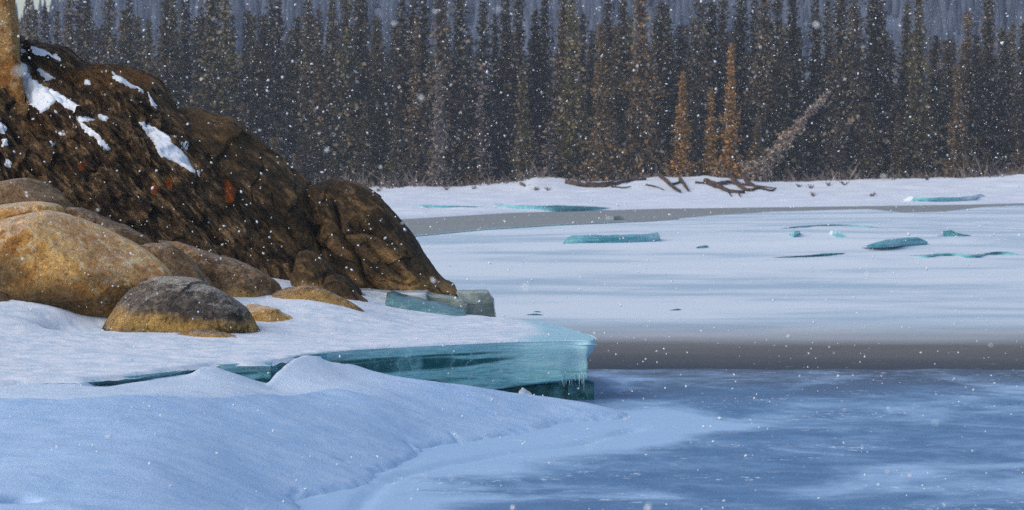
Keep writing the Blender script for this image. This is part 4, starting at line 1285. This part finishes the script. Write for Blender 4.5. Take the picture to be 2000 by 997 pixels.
# ------------------------------------------------------------------ forest
def spruce_mesh(seed, rad=1.0, dens=1.0, dead=False, gap=0.0):
    """a crown of drooping needle sprays around a trunk, for a tree 14 m high"""
    rs = np.random.default_rng(seed)
    H = 14.0
    cs, us, s1s, s2s = [], [], [], []
    z = 0.4 if not dead else 1.5
    clump = rs.uniform(0, 50)
    while z < H - 0.1:
        t = z / H
        irr = 1 + 0.38 * math.sin(z * 1.9 + clump) * math.sin(z * 0.83 + clump * 2)
        base = rad * (1.75 * (1 - t) ** 1.05 + 0.13) * irr * (0.85 + 0.3 * rs.random())
        if t > 0.86:
            base *= 1 + 0.6 * math.sin((t - 0.86) / 0.14 * math.pi)      # clubbed spruce top
        nb = rs.integers(6, 10)
        ph = rs.uniform(0, 6.28)
        for k in range(nb):
            if rs.random() < gap:
                continue
            a = ph + k * 6.283 / nb + rs.normal() * 0.35
            L = base * rs.uniform(0.5, 1.2)
            ca, sa = math.cos(a), math.sin(a)
            droop = rs.uniform(0.25, 0.8) * (1 - 0.6 * t)
            m = max(3, int(9 * dens * (0.3 + L)))
            f = (np.arange(m) + rs.random(m)) / m
            r = L * f
            c = np.column_stack([r * ca, r * sa, z - droop * L * f ** 1.2]) + rs.normal(size=(m, 3)) * [0.10, 0.10, 0.10]
            cs.append(c)
            us.append(np.array([ca * 0.7, sa * 0.7, -0.5 * droop - 0.2]) + rs.normal(size=(m, 3)) * 0.55)
            s1s.append(rs.uniform(0.09, 0.26, m) * (1.1 - 0.4 * t))
        z += rs.uniform(0.15, 0.27) / dens ** 0.5
    c = np.vstack(cs); u = np.vstack(us); s1 = np.concatenate(s1s)[:, None]
    u /= np.linalg.norm(u, axis=1)[:, None]
    w = np.cross(u, rs.normal(size=u.shape)); w /= np.linalg.norm(w, axis=1)[:, None] + 1e-6
    s2 = s1 * rs.uniform(0.35, 0.7, s1.shape)
    V = np.stack([c - u * s1 * 0.7, c + w * s2, c + u * s1, c - w * s2 - [0, 0, 0.04]], 1).reshape(-1, 3)
    F = np.arange(len(V)).reshape(-1, 4)
    return make_mesh("crown", V, F, smooth=False)

def trunk_mesh(r=0.13):
    n, k = 7, 8
    V = []
    for i in range(n):
        for j in range(k):
            t = j / (k - 1)
            rr = r * (1 - t) ** 0.8 + 0.012
            V.append((rr * math.cos(6.283 * i / n), rr * math.sin(6.283 * i / n), -0.5 + 14.3 * t))
    return make_mesh("trunk", V, grid_faces(n, k, wrap=True))

crowns = [spruce_mesh(40 + k, rad=r, dens=d, gap=g) for k, (r, d, g) in enumerate(((0.85, 1.0, 0.05), (1.0, 1.0, 0.1), (0.7, 1.0, 0.05), (1.15, 1.1, 0.1), (0.9, 0.9, 0.15), (1.25, 1.0, 0.15), (0.6, 0.9, 0.1)))]
thin_crowns = [spruce_mesh(70 + k, rad=0.55, dens=0.55, dead=True, gap=0.4) for k in range(2)]
trunk = trunk_mesh()
for c in crowns + thin_crowns:
    c.materials.append(M["needles"])
trunk.materials.append(M["bark"])
TREE_COL = {"dark": (0.050, 0.043, 0.028), "olive": (0.075, 0.066, 0.028), "ochre": (0.27, 0.155, 0.036), "grey": (0.15, 0.135, 0.125), "brown": (0.105, 0.073, 0.032), "frosted": (0.27, 0.235, 0.18)}

def tree(px, top, Y, kind, label, group, crown=None, wide=1.0, lean=0.0, name="spruce_tree", base_px=None, vary=False):
    x = at(base_px if base_px else px, 360, Y)[0]
    z0 = bank_h(x, Y) - 0.05
    zt = at(px, top, Y)[2]
    h = zt - z0
    root = thing(name, label, "tree", (x, Y, z0), group)
    root.rotation_euler = (random.uniform(-0.02, 0.02), lean + random.uniform(-0.012, 0.012), random.uniform(0, 6.28) if lean == 0 else 0.4)
    if lean:
        h = h / math.cos(lean)
        root.rotation_euler = (0, lean, 0)
    s = h / 14.4
    w = 1.22 * wide * (0.6 * s + 0.4 * 1.0)
    cm = crown if crown is not None else random.choice(crowns)
    c = obj("crown", cm, None, root)
    t = obj("trunk", trunk, None, root)
    for o in (c, t):
        o.scale = (w, w, s)
    base = TREE_COL[kind]
    j = random.choice((0.6, 0.8, 1.0, 1.3, 1.7)) * random.uniform(0.9, 1.1) if vary else 1.15
    c.color = (base[0] * j, base[1] * j * random.uniform(0.95, 1.05), base[2] * j * random.uniform(0.85, 1.15), 1)
    return root

# trees one can tell apart in the photograph
tree(1425, 78, 229, "ochre", "orange brown spire of a spruce, tallest of the small cluster by the driftwood", None, crowns[2], 0.85)
tree(1330, 135, 229, "ochre", "slim orange tipped young spruce left of the small cluster by the driftwood", None, crowns[2], 0.9)
tree(1388, 165, 229.5, "ochre", "short orange brown spruce close left of the cluster's tallest spire", None, crowns[6], 1.0)
tree(1470, 222, 228, "brown", "smallest tilted young spruce at the foot of the leaning tree", None, crowns[6], 1.1, lean=0.10)
tree(1627, 172, 227.5, "frosted", "frosted leaning tree slanting far over to the right", None, crowns[6], 1.0, lean=math.radians(42), name="leaning_tree", base_px=1462)
tree(1255, -75, 230, "brown", "thick brown spruce rising out of frame above the driftwood log", None, crowns[3], 0.85)
tree(1172, 52, 229, "brown", "brown spruce with a pointed tip left of the thick brown one", None, crowns[1], 0.85)
tree(1025, 120, 230, "olive", "short olive spruce behind the snow mound", None, crowns[0], 0.9)
tree(858, 118, 230, "grey", "short pale grey spruce standing before the dark forest left of the snow mound", None, crowns[2], 0.8)
tree(812, 25, 233, "brown", "thin tan spruce with a bare pale top among dark spruces", None, crowns[6], 0.9)
tree(1870, 122, 230, "brown", "short reddish brown spruce at the right in front of dark trees", None, crowns[2], 0.9)
tree(940, 115, 231, "grey", "bare grey dead spruce left of the short olive one", None, thin_crowns[0], 1.4)
tree(1075, 235, 229, "grey", "bushy pale grey thicket tree by the snow mound", None, thin_crowns[1], 2.2)
tree(293, 32, 236, "olive", "stout olive spruce over the crest of the outcrop", None, crowns[0], 1.0)
tree(735, 25, 236, "olive", "olive spruce with a rounded top above the rock dome", None, crowns[0], 1.05)
tree(1885, 18, 238, "brown", "broad topped brown spruce near the right edge", None, crowns[5], 1.0)
tree(1935, -14, 240, "dark", "dark pointed spruce right of the broad topped brown one", None, crowns[3], 0.95)
tree(1994, 32, 238, "dark", "dark spruce cut off by the right edge", None, crowns[1], 1.0)
tree(1153, 52, 240, "dark", "small dark spruce top close behind the pointed brown one", None, crowns[2], 0.9)
tree(480, 10, 238, "dark", "slim dark spruce with a lone sharp tip above the outcrop", None, crowns[2], 0.9)
tree(40, 26, 300, "grey", "faint hazy spruce next to the pillar", None, crowns[1], 1.0)

def region(px):
    if px < 330: return "above the snowy upper slope of the outcrop"
    if px < 720: return "above the dark lower ridge of the outcrop"
    if px < 1010: return "between the rock dome and the snow mound"
    if px < 1440: return "behind the far shore driftwood"
    if px < 1700: return "around and behind the leaning tree"
    return "at the right behind the bare bank"

listed = [(58, -20, 250, "dark", 2), (75, 8, 275, "dark", 0), (93, 2, 280, "dark", 1), (113, 12, 270, "dark", 6), (137, -20, 252, "dark", 2), (155, -25, 256, "dark", 6), (174, -25, 250, "dark", 0), (200, 40, 262, "dark", 2), (217, -20, 250, "dark", 1),
          (247, 8, 256, "olive", 0), (258, -25, 258, "dark", 6), (325, -45, 245, "dark", 1), (345, -25, 247, "olive", 0), (366, -20, 250, "dark", 2), (396, 4, 255, "dark", 6), (414, -45, 243, "olive", 3), (435, -30, 248, "olive", 1), (458, 20, 262, "dark", 6),
          (510, 20, 256, "dark", 2), (530, -15, 247, "dark", 6), (548, -10, 248, "dark", 0), (585, 22, 252, "olive", 0), (601, -15, 246, "dark", 2), (627, 8, 242, "brown", 6), (652, -25, 246, "dark", 0), (680, -45, 243, "olive", 1), (702, -45, 246, "dark", 3),
          (718, 0, 262, "dark", 6), (783, -15, 244, "dark", 1), (808, -15, 246, "dark", 2), (829, -35, 242, "dark", 0), (856, -35, 240, "dark", 3), (898, -20, 240, "dark", 3), (941, -10, 243, "dark", 0), (966, 18, 258, "dark", 6), (985, -20, 246, "dark", 2),
          (1010, -25, 244, "dark", 1), (1040, 8, 246, "dark", 1), (1063, -12, 246, "dark", 0), (1096, -22, 244, "brown", 2), (1119, -40, 240, "olive", 0), (1138, 18, 258, "dark", 6), (1182, -25, 256, "dark", 6), (1204, 40, 250, "olive", 0), (1221, -25, 248, "dark", 2),
          (1285, -10, 246, "dark", 1), (1305, 0, 240, "olive", 2), (1330, 40, 250, "dark", 0), (1360, -25, 240, "dark", 5), (1385, -10, 243, "dark", 3), (1412, -20, 244, "dark", 1), (1440, -20, 246, "dark", 3), (1470, -10, 250, "dark", 6), (1492, -25, 240, "dark", 3),
          (1520, -25, 240, "dark", 5), (1548, -30, 244, "dark", 1), (1590, -8, 247, "dark", 2), (1612, -8, 250, "dark", 6), (1638, -25, 242, "dark", 3), (1668, -60, 240, "dark", 5), (1700, -40, 243, "dark", 3), (1725, -25, 246, "dark", 1), (1765, -5, 247, "olive", 2),
          (1795, -25, 241, "olive", 1), (1820, 60, 246, "dark", 0), (1850, 70, 250, "dark", 2), (1908, 60, 247, "dark", 0), (1968, 60, 250, "dark", 1), (20, 60, 255, "dark", 1)]
ORD = ["leftmost", "second", "third", "fourth", "fifth", "sixth", "seventh", "eighth", "ninth", "tenth", "eleventh", "twelfth", "thirteenth", "fourteenth", "fifteenth", "sixteenth"]
seen_ = {}
for (a, b, Y, kind, ci) in sorted(listed):
    key = (kind, region(a))
    k = seen_.get(key, 0); seen_[key] = k + 1
    word = {"dark": "tall dark spruce", "olive": "tall olive tinged spruce", "brown": "thin brownish spruce"}[kind]
    word = f"{ORD[k]} {word}" + ("" if k == 0 else " from the left")
    tree(a, b, 232.5 + max(0, Y - 240) * 0.7, kind, word + " " + region(a), "forest spruces " + region(a), crowns[ci], vary=True)
# the crowded rows between and behind them
for k in range(150):
    a = -140 + 2280 * (k + random.random()) / 150
    front_row = k % 4 == 0
    Y = random.uniform(229.5, 234) if front_row else random.uniform(250, 285)
    b = random.uniform(190, 310) if front_row else random.uniform(20, 110)
    kind = random.choices(["dark", "olive", "grey", "brown"], [2, 3, 2.5, 2.5] if front_row else [7, 1.5, 0.5, 0.5])[0]
    lab = {"dark": ("short dark young spruce in front " if front_row else "dim dark spruce deep in the forest "), "olive": ("short olive young spruce in front " if front_row else "dim olive spruce deep in the forest "), "grey": ("short pale grey young spruce in front " if front_row else "dim grey spruce deep in the forest "), "brown": ("short brown young spruce in front " if front_row else "dim brown spruce deep in the forest ")}[kind] + region(a)
    if 20 <= a <= 130: b = random.uniform(60, 130)
    if front_row:
        key = (kind, "front", region(a))
        n_ = seen_.get(key, 0); seen_[key] = n_ + 1
        lab = f"{ORD[n_]} short {kind} spruce " + ("from left " if n_ else "") + "in front " + region(a)
    tree(a, b, Y, kind, lab, "crowded spruces " + region(a), wide=random.uniform(0.85, 1.2) if front_row else random.uniform(1.0, 1.4), vary=True)

# brush under the trees, one tangled mass
V, F = [], []
for k in range(6500):
    x = rng.uniform(-48, 50); Y = rng.uniform(226.8, 240)
    h = rng.uniform(0.3, 2.4) * rng.random() * (0.55 + 0.9 * max(0, math.sin(x * 0.9) * math.sin(x * 0.37 + 1)))
    z0 = np.interp(x, bank_top[:, 0], bank_top[:, 2]) + 0.008 * max(Y - 228, 0) - 0.1
    c = np.array([x, Y, z0])
    tipv = c + [rng.normal() * 0.6 * h, rng.normal() * 0.2, h]
    wv_ = np.array([rng.uniform(0.02, 0.07), rng.normal() * 0.03, 0])
    i0 = len(V)
    mid = (c + tipv) / 2 + rng.normal(size=3) * 0.08
    V.extend([c - wv_, c + wv_, mid + wv_ * 1.3, mid - wv_ * 1.3, tipv])
    F.append((i0, i0 + 1, i0 + 2)); F.append((i0, i0 + 2, i0 + 3)); F.append((i0 + 3, i0 + 2, i0 + 4))
br = obj("brush", make_mesh("brush", V, np.array(F), smooth=False), M["twigs"])
tag(br, "grey brown tangled brush along the foot of the forest", "brush", kind="stuff")

# driftwood on the far bank
def limb(pts, r0, r1, n=24, k=8, seed=0):
    L = spline(np.array(pts), n)
    T = np.gradient(L, axis=0); T /= np.linalg.norm(T, axis=1)[:, None]
    up = np.array([0.13, 0.21, 0.97])
    A = np.cross(T, up); A /= np.linalg.norm(A, axis=1)[:, None] + 1e-9
    Bv = np.cross(T, A)
    V = []
    for i in range(k):
        a = 6.283 * i / k
        r = r0 + (r1 - r0) * np.linspace(0, 1, n)
        r = r * (1 + 0.25 * fbm(L * 2 + seed + i * 3, 2))
        V.append(L + (A * math.cos(a) + Bv * math.sin(a)) * r[:, None])
    V = np.array(V).reshape(-1, 3)
    V = np.vstack([V, L[:1], L[-1:]])
    F = [tuple(f) for f in grid_faces(k, n, wrap=True)]
    for i in range(k):
        F.append((((i + 1) % k) * n, i * n, len(V) - 2))
        F.append((i * n + n - 1, ((i + 1) % k) * n + n - 1, len(V) - 1))
    return V, F

def driftwood(name, label, limbs, Y, cat="driftwood"):
    root = thing(name, label, cat, at(limbs[0][0][0][0], limbs[0][0][0][1], Y))
    for k, (pts, r0, r1) in enumerate(limbs):
        P = []
        for p in pts:
            hh = BANK.ray_cast(Vector((0, 0, CAM_H)), Vector(ray(p[0], p[1])).normalized())
            yy_ = min(hh[0].y, 225.5) if hh[0] else 225.5
            P.append(at(p[0], p[1], yy_ - 0.4) + [0, 0, 0.5 * r0])
        V, F = limb(P, r0, r1, seed=k)
        o = obj("trunk" if k == 0 else "branch", make_mesh("limb", V, F), M["wood"])
        keep(o, root)
    return root
driftwood("driftwood_log", "long half buried driftwood log along the crest of the far bank", [([(1105, 358), (1150, 366), (1190, 364), (1225, 356), (1262, 352)], 0.20, 0.10), ([(1110, 352), (1125, 360), (1150, 366)], 0.08, 0.05), ([(1190, 364), (1215, 368), (1232, 366)], 0.09, 0.04), ([(1145, 358), (1180, 358), (1222, 350)], 0.07, 0.05)], 223.5)
driftwood("driftwood_log", "dark driftwood log tilted down the bank toward the river", [([(1288, 344), (1302, 356), (1318, 370), (1328, 376)], 0.17, 0.10), ([(1328, 352), (1336, 362), (1344, 374)], 0.15, 0.07), ([(1310, 362), (1325, 358), (1332, 350)], 0.10, 0.05), ([(1262, 362), (1280, 366), (1296, 372)], 0.07, 0.04)], 222.5)
driftwood("root_tangle", "reddish brown root tangle of a fallen tree at the foot of the leaning tree", [([(1378, 356), (1400, 364), (1425, 376), (1455, 378)], 0.20, 0.12), ([(1430, 350), (1440, 362), (1460, 374), (1478, 372)], 0.24, 0.10), ([(1400, 362), (1425, 358), (1450, 362), (1480, 366), (1512, 370)], 0.16, 0.05), ([(1452, 346), (1462, 360), (1480, 370)], 0.22, 0.10), ([(1420, 372), (1428, 384)], 0.09, 0.03), ([(1440, 374), (1446, 385)], 0.08, 0.03), ([(1484, 368), (1505, 374), (1516, 368)], 0.10, 0.03), ([(1358, 358), (1380, 360), (1398, 368)], 0.09, 0.05)], 222.5)

# dark tufts poking through the far bank
tuft_px = [(872, 372), (1019, 362), (1026, 365), (1070, 372), (1048, 372), (1618, 364), (1584, 368), (1650, 362), (1702, 384), (1588, 384), (1810, 352), (1560, 366), (738, 374), (925, 370)]
for k, (a, b) in enumerate(tuft_px):
    hh = BANK.ray_cast(Vector((0, 0, CAM_H)), Vector(ray(a, b)).normalized())
    p = np.array(hh[0]) - [0, 0, 0.03] if hh[0] else at(a, b, 225)
    V, F = [], []
    for q_ in range(14):
        i0 = len(V)
        d = np.array([rng.normal() * 0.25, rng.normal() * 0.2, rng.uniform(0.15, 0.4)])
        wv_ = np.array([0.035, 0, 0])
        V.extend([-wv_, wv_, d * 0.6 + wv_, d]); F.append((i0, i0 + 1, i0 + 2)); F.append((i0, i0 + 2, i0 + 3))
    o = obj("twig_tuft", make_mesh("twig_tuft", V, np.array(F), smooth=False), M["twigs"])
    o.location = Vector(p)
    tag(o, "small dark twig tuft poking through the snow of the far bank", "twigs", "twig tufts on the far bank")

# ------------------------------------------------------------------ falling snow
NFL = 26000
Yf = np.concatenate([rng.uniform(3.5, 20.0, 800), 20 + 205 * rng.random(NFL) ** 1.25])
hw_ = 0.24 * Yf + 3
Xf = rng.uniform(-1, 1, len(Yf)) * hw_
Zf = rng.uniform(0, 1, len(Yf)) * (0.085 * Yf + 3.5)
ctr = np.column_stack([Xf, Yf, Zf])
sz = rng.uniform(0.004, 0.0115, len(Yf)) * np.where(Yf < 20, 0.75, 1.0) * (1 + 0.9 * sstep(60, 200, Yf))
ax = rng.normal(size=(len(Yf), 3)); ax /= np.linalg.norm(ax, axis=1)[:, None]
bx = np.cross(ax, rng.normal(size=(len(Yf), 3))); bx /= np.linalg.norm(bx, axis=1)[:, None]
cx = np.cross(ax, bx)
el = rng.uniform(1.0, 1.9, len(Yf))
octv = [ax * (sz * el)[:, None], -ax * (sz * el)[:, None], bx * sz[:, None], -bx * sz[:, None], cx * (sz * 0.7)[:, None], -cx * (sz * 0.7)[:, None]]
V = np.stack([ctr + o_ for o_ in octv], 1).reshape(-1, 3)
T8 = np.array([(0, 2, 4), (2, 1, 4), (1, 3, 4), (3, 0, 4), (2, 0, 5), (1, 2, 5), (3, 1, 5), (0, 3, 5)])
F = (np.arange(len(Yf)) * 6)[:, None, None] + T8[None]
fl = obj("falling_snow", make_mesh("falling_snow", V, F.reshape(-1, 3), smooth=False), M["flake"])
tag(fl, "white snowflakes falling through the air in front of the forest", "snowfall", kind="stuff")

# ------------------------------------------------------------------ haze: the snowy air
hv = [(x, y, z) for x in (-400, 400) for y in (-35, 1040) for z in (-4, 95)]
hf = [(0, 1, 3, 2), (4, 6, 7, 5), (0, 4, 5, 1), (2, 3, 7, 6), (0, 2, 6, 4), (1, 5, 7, 3)]
hm = bpy.data.materials.new("snowy_air")
hm.use_nodes = True
hm.node_tree.nodes.remove(hm.node_tree.nodes["Principled BSDF"])
pv_ = hm.node_tree.nodes.new("ShaderNodeVolumePrincipled")
pv_.inputs["Color"].default_value = (0.74, 0.82, 0.96, 1)
pv_.inputs["Density"].default_value = 0.00028
hm.node_tree.links.new(pv_.outputs[0], hm.node_tree.nodes["Material Output"].inputs["Volume"])
hz = obj("haze", make_mesh("haze", hv, hf, smooth=False), hm)
tag(hz, kind="stuff")
